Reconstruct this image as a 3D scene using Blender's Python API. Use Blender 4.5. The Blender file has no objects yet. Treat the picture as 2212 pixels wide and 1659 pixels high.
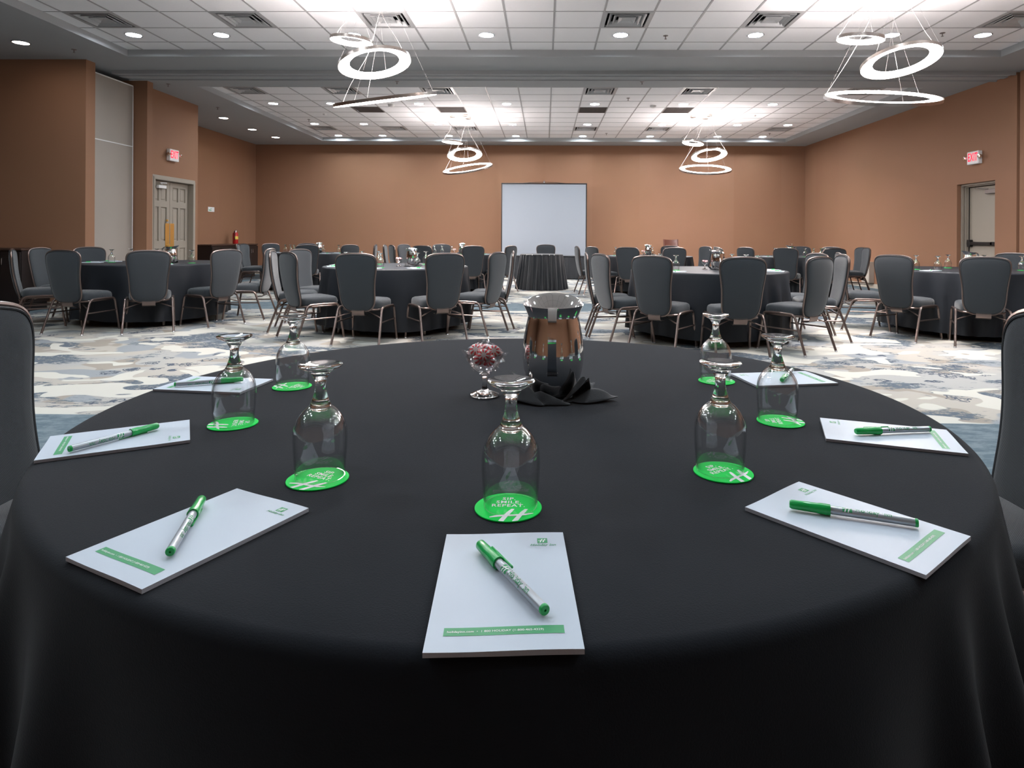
import bpy, bmesh, math, random
from mathutils import Vector, Matrix
PI = math.pi
rnd = random.Random(7)
S = bpy.context.scene
C = S.collection
R = math.radians

# ------------------------------------------------------------------ materials
def nodes(name):
    m = bpy.data.materials.new(name); m.use_nodes = True
    nt = m.node_tree
    b = nt.nodes.get('Principled BSDF')
    return m, nt, b

def L(nt, a, b): nt.links.new(a, b)

def mat(name, col, rough=0.5, metal=0.0, bump=None, var=None, spec=None, sheen=0, coat=0, emit=None, estr=0, trans=0, ior=1.45, aniso=0):
    """procedural material: base colour broken up by a little noise, optional bump"""
    m, nt, b = nodes(name)
    b.inputs['Base Color'].default_value = (*col, 1)
    b.inputs['Roughness'].default_value = rough
    b.inputs['Metallic'].default_value = metal
    if spec is not None: b.inputs['Specular IOR Level'].default_value = spec
    if sheen:
        b.inputs['Sheen Weight'].default_value = sheen
        b.inputs['Sheen Roughness'].default_value = 0.5
    if coat: b.inputs['Coat Weight'].default_value = coat
    if trans:
        b.inputs['Transmission Weight'].default_value = trans
    b.inputs['IOR'].default_value = ior
    if emit:
        b.inputs['Emission Color'].default_value = (*emit, 1)
        b.inputs['Emission Strength'].default_value = estr
    if bump or var:
        tc = nt.nodes.new('ShaderNodeTexCoord')
        if var:
            sc, amt = var
            n = nt.nodes.new('ShaderNodeTexNoise'); n.inputs['Scale'].default_value = sc
            n.inputs['Detail'].default_value = 3
            L(nt, tc.outputs['Object'], n.inputs['Vector'])
            mx = nt.nodes.new('ShaderNodeMix'); mx.data_type = 'RGBA'
            mx.inputs['A'].default_value = (*[c*(1-amt) for c in col], 1)
            mx.inputs['B'].default_value = (*[min(1, c*(1+amt)) for c in col], 1)
            L(nt, n.outputs['Fac'], mx.inputs['Factor'])
            L(nt, mx.outputs['Result'], b.inputs['Base Color'])
        if bump:
            sc, st = bump
            n = nt.nodes.new('ShaderNodeTexNoise'); n.inputs['Scale'].default_value = sc
            n.inputs['Detail'].default_value = 4
            L(nt, tc.outputs['Object'], n.inputs['Vector'])
            bp = nt.nodes.new('ShaderNodeBump'); bp.inputs['Strength'].default_value = st
            bp.inputs['Distance'].default_value = 0.004
            L(nt, n.outputs['Fac'], bp.inputs['Height']); L(nt, bp.outputs['Normal'], b.inputs['Normal'])
    return m

def math_node(nt, op, a, b=None, clamp=False):
    n = nt.nodes.new('ShaderNodeMath'); n.operation = op; n.use_clamp = clamp
    for i, x in enumerate((a, b)):
        if x is None: continue
        if isinstance(x, (int, float)): n.inputs[i].default_value = x
        else: L(nt, x, n.inputs[i])
    return n.outputs[0]

def ramp(nt, fac, p0, p1):
    n = nt.nodes.new('ShaderNodeMapRange'); n.interpolation_type = 'SMOOTHSTEP'
    L(nt, fac, n.inputs['Value'])
    n.inputs['From Min'].default_value = p0; n.inputs['From Max'].default_value = p1
    return n.outputs['Result']

def mixc(nt, f, a, b):
    n = nt.nodes.new('ShaderNodeMix'); n.data_type = 'RGBA'
    L(nt, f, n.inputs['Factor']) if not isinstance(f, float) else None
    for k, x in (('A', a), ('B', b)):
        if isinstance(x, tuple): n.inputs[k].default_value = (*x, 1)
        else: L(nt, x, n.inputs[k])
    return n.outputs['Result']

def noise(nt, vec, scale, detail=2, rough=.5, dist=0, mp=None):
    if mp:
        mm = nt.nodes.new('ShaderNodeMapping'); mm.inputs['Scale'].default_value = mp[0]
        mm.inputs['Rotation'].default_value = (0, 0, mp[1]); mm.inputs['Location'].default_value = (mp[2], mp[2]*.7, 0)
        L(nt, vec, mm.inputs['Vector']); vec = mm.outputs['Vector']
    n = nt.nodes.new('ShaderNodeTexNoise'); n.inputs['Scale'].default_value = scale
    n.inputs['Detail'].default_value = detail; n.inputs['Roughness'].default_value = rough
    n.inputs['Distortion'].default_value = dist
    L(nt, vec, n.inputs['Vector'])
    return n.outputs['Fac']

def carpet():
    m, nt, b = nodes('patterned_carpet')
    tc = nt.nodes.new('ShaderNodeTexCoord'); P = tc.outputs['Object']
    sx = nt.nodes.new('ShaderNodeSeparateXYZ'); L(nt, P, sx.inputs[0])
    X, Y = sx.outputs['X'], sx.outputs['Y']
    base = mixc(nt, ramp(nt, noise(nt, P, .9, 2), .42, .58), (.325, .308, .276), (.288, .292, .284))
    # tan and pale blue-grey lobes
    tanm = ramp(nt, noise(nt, P, 1.9, 1, .4, .6, ((1, 1.3, 1), .3, 11)), .58, .60)
    base = mixc(nt, tanm, base, (.245, .225, .195))
    blm = ramp(nt, noise(nt, P, 1.5, 1, .4, .5, ((1, 1.3, 1), -.4, 23)), .59, .62)
    base = mixc(nt, blm, base, (.215, .235, .25))
    # slate blue brushed patches
    streak = noise(nt, P, 9, 6, .75, .2, ((.7, 2.0, 1), .35, 3))
    big = noise(nt, P, .95, 2, .5, .4, ((1, 1.25, 1), .35, 5)); speck = noise(nt, P, 22, 4, .7)
    sl = ramp(nt, math_node(nt, 'ADD', big, math_node(nt, 'MULTIPLY', math_node(nt, 'SUBTRACT', streak, .5), .55)), .545, .585)
    sl = math_node(nt, 'MULTIPLY', sl, ramp(nt, speck, .36, .47))
    col = mixc(nt, sl, base, (.085, .108, .132))
    # speckled dark bloom clusters
    vo = nt.nodes.new('ShaderNodeTexVoronoi'); vo.inputs['Scale'].default_value = 5.5
    wn = nt.nodes.new('ShaderNodeTexNoise'); wn.inputs['Scale'].default_value = 14; wn.inputs['Detail'].default_value = 3
    L(nt, P, wn.inputs['Vector'])
    va = nt.nodes.new('ShaderNodeVectorMath'); va.operation = 'MULTIPLY_ADD'
    L(nt, wn.outputs['Color'], va.inputs[0]); va.inputs[1].default_value = (.20, .20, 0); L(nt, P, va.inputs[2])
    L(nt, va.outputs[0], vo.inputs['Vector'])
    d = vo.outputs['Distance']
    rings = ramp(nt, math_node(nt, 'SINE', math_node(nt, 'MULTIPLY', d, 38.0)), -.55, -.1)
    inside = math_node(nt, 'MULTIPLY', ramp(nt, d, .46, .40), ramp(nt, speck, .34, .44))
    area = ramp(nt, noise(nt, P, .8, 2, .5, .2, ((1, 1, 1), 0, 31)), .50, .54)
    sep = nt.nodes.new('ShaderNodeSeparateColor'); L(nt, vo.outputs['Color'], sep.inputs[0])
    pick = ramp(nt, sep.outputs[0], .35, .38)
    fl = math_node(nt, 'MULTIPLY', math_node(nt, 'MULTIPLY', rings, inside), math_node(nt, 'MULTIPLY', area, pick))
    col = mixc(nt, fl, col, (.060, .075, .100))
    # cream camouflage-like strokes on top
    cr = noise(nt, P, 1.9, 1.5, .45, 1.0, ((.85, 1.25, 1), .25, 47))
    c1 = ramp(nt, cr, .555, .566)
    col = mixc(nt, c1, col, (.425, .42, .38))
    # teal border bands round each carpet field
    tl = mixc(nt, ramp(nt, streak, .42, .62), (.085, .120, .142), (.150, .185, .205))
    def band(v, a, bb): return math_node(nt, 'MULTIPLY', math_node(nt, 'GREATER_THAN', v, a), math_node(nt, 'LESS_THAN', v, bb))
    bm = band(Y, 2.9, 3.93)
    for v, a, bb in ((Y, 9.68, 10.75), (X, -9.9, -7.35), (X, 7.05, 7.9), (Y, 17.85, 19)):
        bm = math_node(nt, 'MAXIMUM', bm, band(v, a, bb))
    col = mixc(nt, bm, col, tl)
    L(nt, col, b.inputs['Base Color'])
    b.inputs['Roughness'].default_value = .95
    b.inputs['Specular IOR Level'].default_value = .1
    f = noise(nt, P, 260, 2, .6)
    bp = nt.nodes.new('ShaderNodeBump'); bp.inputs['Strength'].default_value = .35; bp.inputs['Distance'].default_value = .004
    L(nt, f, bp.inputs['Height']); L(nt, bp.outputs['Normal'], b.inputs['Normal'])
    return m

def wallpaper(name, axis):
    m, nt, b = nodes(name)
    tc = nt.nodes.new('ShaderNodeTexCoord'); P = tc.outputs['Object']
    sx = nt.nodes.new('ShaderNodeSeparateXYZ'); L(nt, P, sx.inputs[0])
    v = sx.outputs[axis]
    cell = math_node(nt, 'FLOOR', math_node(nt, 'DIVIDE', v, 1.37))
    wn = nt.nodes.new('ShaderNodeTexWhiteNoise'); wn.noise_dimensions = '1D'; L(nt, cell, wn.inputs['W'])
    c = mixc(nt, wn.outputs['Value'], (.268, .138, .083), (.292, .154, .096))
    n2 = noise(nt, P, .6, 3, .5)
    c = mixc(nt, ramp(nt, n2, .35, .7), c, (.275, .146, .086))
    L(nt, c, b.inputs['Base Color'])
    b.inputs['Roughness'].default_value = .65
    b.inputs['Specular IOR Level'].default_value = .15
    f = noise(nt, P, 120, 2, .5, 0, ((1, 1, .15), 0, 0))
    bp = nt.nodes.new('ShaderNodeBump'); bp.inputs['Strength'].default_value = .12; bp.inputs['Distance'].default_value = .002
    L(nt, f, bp.inputs['Height']); L(nt, bp.outputs['Normal'], b.inputs['Normal'])
    return m

def weave(name, col, scale, rough=.85, sheen=.25, strength=.5, col2=None):
    m, nt, b = nodes(name)
    tc = nt.nodes.new('ShaderNodeTexCoord'); P = tc.outputs['Object']
    sx = nt.nodes.new('ShaderNodeSeparateXYZ'); L(nt, P, sx.inputs[0])
    a = math_node(nt, 'SINE', math_node(nt, 'MULTIPLY', sx.outputs['X'], scale))
    c = math_node(nt, 'SINE', math_node(nt, 'MULTIPLY', math_node(nt, 'ADD', sx.outputs['Z'], sx.outputs['Y']), scale))
    h = math_node(nt, 'MULTIPLY', a, c)
    f = ramp(nt, h, -1, 1)
    L(nt, mixc(nt, f, tuple(x*.78 for x in col), tuple(x*1.22 for x in (col2 or col))), b.inputs['Base Color'])
    b.inputs['Roughness'].default_value = rough
    b.inputs['Specular IOR Level'].default_value = .25
    b.inputs['Sheen Weight'].default_value = sheen
    b.inputs['Sheen Roughness'].default_value = .4
    bp = nt.nodes.new('ShaderNodeBump'); bp.inputs['Strength'].default_value = strength; bp.inputs['Distance'].default_value = .0008
    L(nt, h, bp.inputs['Height']); L(nt, bp.outputs['Normal'], b.inputs['Normal'])
    return m

def thin_glass(name, tint=(1, 1, 1), base=.05, edge=.75, power=3.2):
    """clear thin-walled glass: transparent with a fresnel-like gloss that grows at grazing angles"""
    m = bpy.data.materials.new(name); m.use_nodes = True
    nt = m.node_tree; nt.nodes.clear()
    o = nt.nodes.new('ShaderNodeOutputMaterial')
    mix = nt.nodes.new('ShaderNodeMixShader')
    tr = nt.nodes.new('ShaderNodeBsdfTransparent'); tr.inputs['Color'].default_value = (*tint, 1)
    gl = nt.nodes.new('ShaderNodeBsdfGlossy'); gl.inputs['Roughness'].default_value = .02
    lw = nt.nodes.new('ShaderNodeLayerWeight'); lw.inputs['Blend'].default_value = .5
    p = math_node(nt, 'POWER', lw.outputs['Facing'], power)
    fac = math_node(nt, 'ADD', math_node(nt, 'MULTIPLY', p, edge), base, True)
    L(nt, fac, mix.inputs['Fac']); L(nt, tr.outputs[0], mix.inputs[1]); L(nt, gl.outputs[0], mix.inputs[2])
    L(nt, mix.outputs[0], o.inputs['Surface'])
    return m

def emission(name, col, strength, two=False):
    m = bpy.data.materials.new(name); m.use_nodes = True
    nt = m.node_tree; nt.nodes.clear()
    o = nt.nodes.new('ShaderNodeOutputMaterial'); e = nt.nodes.new('ShaderNodeEmission')
    e.inputs['Color'].default_value = (*col, 1); e.inputs['Strength'].default_value = strength
    L(nt, e.outputs[0], o.inputs['Surface'])
    return m

M = dict(
    carpet=carpet(), wall_x=wallpaper('copper_vinyl_wallpaper_across', 'X'), wall_y=wallpaper('copper_vinyl_wallpaper_along', 'Y'),
    plaster=mat('painted_plaster', (.355, .37, .38), .8, var=(1.5, .03), bump=(60, .05)),
    tile=mat('ceiling_tile', (.86, .86, .875), .95, bump=(220, .35), var=(40, .02), spec=.1),
    rail=mat('tile_grid_rail', (.40, .40, .41), .5, .2),
    base=mat('baseboard_cream', (.46, .41, .34), .55, var=(3, .04)),
    vent=mat('vent_painted_steel', (.42, .43, .44), .45, .3, var=(4, .05)),
    dark=mat('dark_void', (.012, .012, .013), .9),
    grille=mat('return_grille', (.16, .14, .13), .7, .2),
    lampdisc=emission('downlight_lens', (.84, .93, 1.0), 70),
    lamptrim=mat('downlight_trim', (.45, .46, .50), .25, .7),
    warmdisc=emission('accent_downlight_lens', (1, .88, .76), 10),
    ring=emission('ring_diffuser', (1.0, .90, .865), 20), uplight=emission('ring_uplight', (1.0, .90, .87), 6),
    ringmetal=mat('brushed_nickel', (.42, .36, .33), .28, 1, bump=(90, .1)),
    wire=mat('steel_wire', (.40, .38, .38), .4, .6),
    cord=mat('clear_power_cord', (.55, .50, .49), .35, .1),
    steel=mat('polished_steel', (.80, .78, .77), .06, 1, var=(9, .03)),
    bronze=mat('bronze_frame_metal', (.185, .140, .125), .28, .85, var=(12, .08)),
    glide=mat('chair_glide', (.5, .5, .52), .3, .9),
    fabric=weave('slate_chair_fabric', (.031, .037, .043), 1500, .8, .35, .5),
    piping=mat('dark_piping', (.018, .020, .023), .7),
    cloth=mat('black_table_linen', (.0150, .0170, .0210), .92, bump=(520, .18), var=(6, .10), spec=.02, sheen=.10),
    cloth2=mat('black_poly_satin_linen', (.0125, .0150, .0195), .52, bump=(420, .10), var=(6, .10), spec=.32),
    skirt=mat('black_satin_skirt', (.0085, .0105, .014), .5, bump=(300, .08), var=(6, .15), sheen=.2),
    napkin=mat('black_napkin', (.010, .011, .014), .75, bump=(380, .12), var=(10, .15), sheen=.2),
    plywood=mat('table_plywood', (.30, .20, .12), .6, var=(8, .15)),
    tleg=mat('table_leg_steel', (.60, .58, .55), .4, .6),
    glass=None, thin=thin_glass('clear_bowl_glass', (1, 1, 1), .055, .95, 2.7),
    wrapper=thin_glass('candy_wrapper_film', (1, .99, .99), .035, .28, 1.6),
    coaster=mat('green_coaster_board', (.008, .70, .095), .5, spec=.05, var=(20, .05)),
    white=mat('white_print', (.82, .84, .84), .5, var=(30, .02)),
    paper=mat('white_paper', (.53, .59, .67), .42, var=(8, .01), spec=.3),
    pageedge=mat('page_edges', (.42, .42, .46), .8, bump=(900, .3)),
    gprint=mat('green_print', (.035, .31, .115), .45, var=(30, .04)),
    gplastic=mat('green_pen_plastic', (.004, .40, .075), .28, coat=.3, var=(20, .03)),
    splastic=mat('silver_pen_barrel', (.42, .45, .48), .32, .45, var=(20, .03)),
    hole=mat('pen_hole', (.01, .02, .01), .8),
    mintw=mat('mint_white', (.92, .84, .84), .35, var=(60, .04)), mintr=mat('mint_red', (.85, .06, .075), .35, var=(60, .04)),
    cream=mat('cream_door_paint', (.315, .275, .228), .5, var=(3, .04)),
    creamb=mat('beige_partition_fabric', (.335, .295, .26), .8, bump=(200, .15), var=(2, .04)),
    brass=mat('brass_plate', (.80, .48, .14), .32, .8, var=(8, .05)),
    blk=mat('black_metal', (.020, .018, .018), .4, .4, var=(8, .1)),
    grey=mat('closer_grey', (.22, .19, .18), .4, .5),
    screen=mat('matte_white_screen', (.275, .305, .345), .75, var=(1, .015)),
    darkwood=mat('espresso_laminate', (.012, .009, .009), .35, var=(14, .3)),
    darktop=mat('espresso_top', (.055, .030, .022), .35, var=(14, .3)),
    chrome=mat('chrome_pull', (.75, .75, .77), .2, 1),
    red=mat('extinguisher_red', (.45, .015, .015), .3, coat=.4, var=(10, .05)),
    yellow=mat('tag_yellow', (.75, .55, .10), .5, var=(10, .05)),
    signw=mat('sign_housing', (.74, .73, .73), .5, var=(5, .02)),
    exitred=emission('exit_letters', (1, .012, .03), .8),
    wood=mat('red_brown_wood', (.110, .040, .028), .35, var=(10, .25), coat=.2),
    box=mat('beige_box', (.47, .42, .36), .6, var=(3, .03)),
    slot=mat('jamb_slot_brown', (.085, .035, .018), .7, var=(5, .1)),  # dark brown strip in the slot, deeper in tone than the wallpaper
    pvc=mat('white_plastic', (.70, .69, .68), .45, var=(10, .03)),
)
g, gnt, gb = nodes('solid_glass')
gb.inputs['Base Color'].default_value = (1, 1, 1, 1); gb.inputs['Roughness'].default_value = 0.0
gb.inputs['Transmission Weight'].default_value = 1; gb.inputs['IOR'].default_value = 1.5
M['glass'] = g

# ------------------------------------------------------------------ mesh builder
class MB:
    def __init__(s): s.v = []; s.f = []; s.m = []
    def add(s, V, F, mi=0):
        o = len(s.v); s.v += [tuple(p) for p in V]
        s.f += [tuple(i+o for i in f) for f in F]; s.m += [mi]*len(F)
        return s
    def xf(s, mt):
        s.v = [tuple(mt @ Vector(p)) for p in s.v]; return s
    def join(s, o, mt=None, mi=None):
        V = o.v if mt is None else [tuple(mt @ Vector(p)) for p in o.v]
        k = len(s.v); s.v += V; s.f += [tuple(i+k for i in f) for f in o.f]
        s.m += (o.m if mi is None else [mi]*len(o.f)); return s
    def box(s, c, d, bev=0, mi=0, rot=None, seg=1):
        bm = bmesh.new(); bmesh.ops.create_cube(bm, size=1)
        for v in bm.verts: v.co = Vector((v.co.x*d[0], v.co.y*d[1], v.co.z*d[2]))
        if bev: bmesh.ops.bevel(bm, geom=bm.edges[:], offset=bev, segments=seg, affect='EDGES')
        mt = Matrix.Translation(c) @ (rot.to_4x4() if rot else Matrix.Identity(4))
        bm.verts.index_update()
        V = [mt @ v.co for v in bm.verts]; F = [[v.index for v in f.verts] for f in bm.faces]
        bm.free(); return s.add(V, F, mi)
    def quad(s, a, b, c, d, mi=0): return s.add([a, b, c, d], [(0, 1, 2, 3)], mi)
    def tube(s, pts, r, n=8, closed=False, mi=0, flat=1.0, cap=True):
        P = [Vector(p) for p in pts]; k = len(P)
        rs = r if isinstance(r, (list, tuple)) else [r]*k
        V = []; up = None
        for i in range(k):
            if closed: t = (P[(i+1) % k]-P[i-1])
            else: t = P[min(i+1, k-1)]-P[max(i-1, 0)]
            t.normalize()
            if up is None:
                up = Vector((0, 0, 1)) if abs(t.z) < .9 else Vector((0, 1, 0))
            u = (up - t*up.dot(t))
            if u.length < 1e-6: u = t.orthogonal()
            u.normalize(); w = t.cross(u); up = u
            for j in range(n):
                a = 2*PI*(j+.5)/n
                V.append(P[i] + (u*math.cos(a)*flat + w*math.sin(a))*rs[i])
        F = []
        for i in range(k if closed else k-1):
            a, b = i*n, ((i+1) % k)*n
            for j in range(n):
                F.append((a+j, a+(j+1) % n, b+(j+1) % n, b+j))
        if not closed and cap: F += [tuple(reversed(range(n))), tuple(range((k-1)*n, k*n))]
        return s.add(V, F, mi)
    def lathe(s, prof, n=32, mi=0, closed=False, c=(0, 0, 0), a0=0, a1=2*PI):
        full = abs(a1-a0-2*PI) < 1e-6
        m = n if full else n+1
        V = []; F = []; idx = []
        for (r, z) in prof:
            if r < 1e-6:
                idx.append([len(V)]*m); V.append((c[0], c[1], c[2]+z))
            else:
                idx.append([len(V)+j for j in range(m)])
                for j in range(m):
                    a = a0+(a1-a0)*j/n
                    V.append((c[0]+r*math.cos(a), c[1]+r*math.sin(a), c[2]+z))
        K = len(prof)
        for i in range(K if closed else K-1):
            A, B = idx[i], idx[(i+1) % K]
            for j in range(n):
                q = [A[j], A[(j+1) % m], B[(j+1) % m], B[j]]
                q2 = []
                for x in q:
                    if x not in q2: q2.append(x)
                if len(q2) > 2: F.append(tuple(q2))
        return s.add(V, F, mi)
    def build(s, name, mats, parent=None, smooth=35, link=True, fix=True):
        me = bpy.data.meshes.new(name); me.from_pydata(s.v, [], s.f)
        if not isinstance(mats, (list, tuple)): mats = [mats]
        for m in mats: me.materials.append(m)
        me.polygons.foreach_set('material_index', s.m)
        if fix:
            bm = bmesh.new(); bm.from_mesh(me); bmesh.ops.recalc_face_normals(bm, faces=bm.faces[:]); bm.to_mesh(me); bm.free()
        if smooth:
            me.polygons.foreach_set('use_smooth', [True]*len(me.polygons))
            me.set_sharp_from_angle(angle=R(smooth))
        me.update()
        o = bpy.data.objects.new(name, me)
        if link: C.objects.link(o)
        if parent: o.parent = parent
        return o

def tag(o, label=None, cat=None, group=None, kind=None):
    if label: o['label'] = label
    if cat: o['category'] = cat
    if group: o['group'] = group
    if kind: o['kind'] = kind
    return o
def empty(name, loc=(0, 0, 0), rz=0, label=None, cat=None, group=None):
    o = bpy.data.objects.new(name, None); C.objects.link(o); o.empty_display_size = .1
    o.location = loc; o.rotation_euler = (0, 0, rz)
    return tag(o, label, cat, group)
def copy_tree(o, loc=None, rz=None, label=None, group=None, _p=None):
    c = o.copy(); C.objects.link(c)
    if _p: c.parent = _p
    if loc is not None: c.location = loc
    if rz is not None: c.rotation_euler = (0, 0, rz)
    if label: c['label'] = label
    if group: c['group'] = group
    for ch in list(o.children): copy_tree(ch, _p=c)
    return c
def struct(name, mb, m, smooth=35, parent=None):
    o = mb.build(name, m, parent, smooth)
    if not parent: o['kind'] = 'structure'
    return o
def text_mb(body, size, shear=0, bold=0, align='LEFT', space=1.0, line=1.0):
    cu = bpy.data.curves.new('t', 'FONT'); cu.body = body; cu.size = size; cu.shear = shear
    cu.offset = bold; cu.align_x = align; cu.space_character = space; cu.space_line = line; cu.resolution_u = 2
    ob = bpy.data.objects.new('t', cu); C.objects.link(ob)
    dg = bpy.context.evaluated_depsgraph_get()
    me = bpy.data.meshes.new_from_object(ob.evaluated_get(dg))
    mb = MB().add([v.co[:] for v in me.vertices], [tuple(p.vertices) for p in me.polygons])
    bpy.data.objects.remove(ob); bpy.data.curves.remove(cu); bpy.data.meshes.remove(me)
    return mb
T = Matrix.Translation
def RZ(a): return Matrix.Rotation(a, 4, 'Z')
def RX(a): return Matrix.Rotation(a, 4, 'X')
def RY(a): return Matrix.Rotation(a, 4, 'Y')
def SC(x, y, z): return Matrix.Diagonal((x, y, z, 1))

ORD = ['leftmost', 'second from left', 'third from left', 'fourth from left', 'fifth from left', 'sixth from left', 'seventh from left', 'eighth from left', 'ninth from left', 'tenth from left']
def order(i, n):
    if n == 1: return 'only'
    if i == n-1: return 'rightmost'
    if i == n-2 and n > 4: return 'second from right'
    return ORD[i]

# ------------------------------------------------------------------ room shell
ZC, ZT = 3.812, 3.916
XR, XL, YB, YF = 7.54, -8.53, 18.52, -2.6
struct('floor', MB().box((-.6, 8, -.05), (20.4, 22, .1)), M['carpet'], 0)

def tray_ceiling():
    """soffit with two openings, plus the risers of the raised trays"""
    mb = MB()
    xs = (-10.6, -6.29, 6.68, 7.7); T1 = (-1.8, 9.42); T2 = (11.32, 17.77)
    ys = (-2.7, T1[0], T1[1], T2[0], T2[1], 18.7)
    for i in range(3):
        for j in range(5):
            if i == 1 and j in (1, 3): continue
            mb.quad((xs[i], ys[j], ZC), (xs[i+1], ys[j], ZC), (xs[i+1], ys[j+1], ZC), (xs[i], ys[j+1], ZC))
    for a, b in (T1, T2):
        x0, x1 = xs[1], xs[2]
        for p, q in (((x0, a), (x1, a)), ((x1, a), (x1, b)), ((x1, b), (x0, b)), ((x0, b), (x0, a))):
            mb.quad((*p, ZC), (*q, ZC), (*q, ZT+.01), (*p, ZT+.01))
    mb.quad((-10.7, -2.7, 4.15), (7.8, -2.7, 4.15), (7.8, 18.7, 4.15), (-10.7, 18.7, 4.15))
    return mb
ceil = struct('ceiling', tray_ceiling(), M['plaster'], 0)

SX = .6159; GX = .100
holes = {}   # (tray, i, j) -> kind
def cellx(i): return GX+SX*(i+.5)
def gy(tray, j): return (7.8129+.6159*j) if tray == 1 else (12.37+.6*j)
def celly(tray, j): return (gy(tray, j)+gy(tray, j+1))/2
def col_of(x): return int(math.floor((x-GX)/SX))
def row_of(tray, y): return int(math.floor((y-7.8129)/.6159)) if tray == 1 else int(math.floor((y-12.37)/.6))
VENTX = [-5.7, -3.9, -2.05, 1.03, 2.88, 5.95]
LX8 = [-5.75, -4.52, -2.67, -.82, 1.03, 2.88, 4.72, 5.95]
LX7 = [-5.75, -4.52, -2.67, -.82, 1.03, 2.88, 4.72]
vents = []; lights = []; grilles = []
for x in VENTX:
    vents.append((1, col_of(x), 0, 'nearest ceiling vent row'))
    vents.append((2, col_of(x), -1, 'ceiling vent row just past the track'))
    vents.append((2, col_of(x), 6, 'farthest ceiling vent row'))
for x in [-3.9, -2.05, 1.03, 2.88]: grilles.append((2, col_of(x), 2))
for x in LX8: lights.append((1, col_of(x), 1, 'nearest ceiling tray row'))
for x in LX7: lights.append((2, col_of(x), 1, 'first row of the far tray'))
for x in LX8:
    lights.append((2, col_of(x), 5, 'second row of the far tray'))
    lights.append((2, col_of(x), 8, 'last row of the far tray'))
# unseen lamps added above the view to brighten the near table and drape
for x in (-5.75, -2.67, 2.88, 5.95): lights.append((1, col_of(x), -12, 'tray part behind the camera'))
for x in LX8:
    for j in (-5, -9): lights.append((1, col_of(x), j, 'tray part behind the camera'))
for q in vents: holes[q[:3]] = 'v'
for q in grilles: holes[q[:3]] = 'g'
for q in lights: holes[q[:3]] = 'l'

tiles = MB(); rails = MB()
LR = .097
for tray, (y0, y1) in ((1, (-1.8, 9.42)), (2, (11.32, 17.77))):
    i0, i1 = -11, 10
    j0 = row_of(tray, y0+.01); j1 = row_of(tray, y1-.01)
    for i in range(i0, i1+1):
        xa, xb = max(GX+SX*i, -6.29), min(GX+SX*(i+1), 6.68)
        if xb-xa < .02: continue
        for j in range(j0, j1+1):
            ya, yb = max(gy(tray, j), y0), min(gy(tray, j+1), y1)
            if yb-ya < .005: continue
            k = holes.get((tray, i, j))
            if k in ('v', 'g'): continue
            if k == 'l':
                cx, cy = cellx(i), celly(tray, j); n = 32; V = []
                for t in range(n):
                    a = 2*PI*t/n+PI/4; c, s_ = math.cos(a), math.sin(a)
                    V.append((cx+LR*c, cy+LR*s_, ZT))
                for t in range(n):
                    a = 2*PI*t/n+PI/4; c, s_ = math.cos(a), math.sin(a); q = 1/max(abs(c), abs(s_))
                    V.append((cx+c*q*(xb-xa)/2, cy+s_*q*(yb-ya)/2, ZT))
                tiles.add(V, [(t, (t+1) % n, n+(t+1) % n, n+t) for t in range(n)])
                # square corners are met by the ring because 32 is a multiple of 4
            else:
                tiles.quad((xa, ya, ZT), (xb, ya, ZT), (xb, yb, ZT), (xa, yb, ZT))
    for i in range(i0, i1+2):
        x = GX+SX*i
        if -6.28 < x < 6.67:
            rails.box((x, (y0+y1)/2, ZT-.002), (.024, y1-y0, .006))
    for j in range(j0, j1+2):
        y = gy(tray, j)
        if y0 < y < y1: rails.box((.195, y, ZT-.0015), (12.97, .016, .005))
tiles.build('tile_field', M['tile'], ceil, 0)
rails.build('rail_grid', M['rail'], ceil, 0)

# walls
WT = .12
def wall(name, x0, x1, y0, y1, z0=0, z1=4.15, m='wall_x', holes_=None):
    mb = MB(); mb.box(((x0+x1)/2, (y0+y1)/2, (z0+z1)/2), (x1-x0, y1-y0, z1-z0))
    return struct(name, mb, M[m], 0)
wall('wall_back', XL-.2, XR+.2, YB, YB+.15, m='wall_x')
wall('wall_front', -10.8, XR+.2, YF-.15, YF, m='wall_x')
# right wall with the door recess and the partition jamb slot
mb = MB()
def wbox(m_, x0, x1, y0, y1, z0, z1): m_.box(((x0+x1)/2, (y0+y1)/2, (z0+z1)/2), (x1-x0, y1-y0, z1-z0))
wbox(mb, XR, XR+.4, YF, 10.20, 0, 4.15)
wbox(mb, XR, XR+.4, 10.265, 10.75, 0, 4.15)
wbox(mb, XR, XR+.4, 10.75, 11.73, 2.13, 4.15)
wbox(mb, XR, XR+.4, 11.73, YB, 0, 4.15)
wbox(mb, XR+.35, XR+.4, 10.75, 11.73, 0, 2.13)
struct('wall_right', mb, M['wall_y'], 0)
mb = MB(); wbox(mb, XR+.06, XR+.3, 10.20, 10.265, 0, 3.9)
struct('trim_1', mb, M['slot'], 0)
# left side: pier, pocket, pilaster, door wall, alcove, outer wall
wall('wall_left', XL-.15, XL, 12.9, YB, m='wall_y')
mb = MB(); wbox(mb, -7.32, -7.20, 11.0, 11.49, 0, 4.15); wbox(mb, -7.32, -7.20, 11.49, 12.84, 2.21, 4.15); wbox(mb, -7.32, -7.20, 12.84, 12.90, 0, 4.15)
struct('wall_left_door_side', mb, M['wall_y'], 0)
wall('wall_left_return', XL-.15, -7.20, 12.90, 13.0, m='wall_x')
wall('wall_left_pier', -10.7, -7.04, 9.58, 9.78, m='wall_x')
wall('wall_left_pilaster', -8.4, -6.93, 10.90, 11.06, m='wall_x')
wall('wall_left_pocket', -8.4, -8.2, 9.78, 10.90, m='wall_y')
wall('wall_left_outer', -10.75, -10.6, YF, 9.78, m='wall_y')
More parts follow.
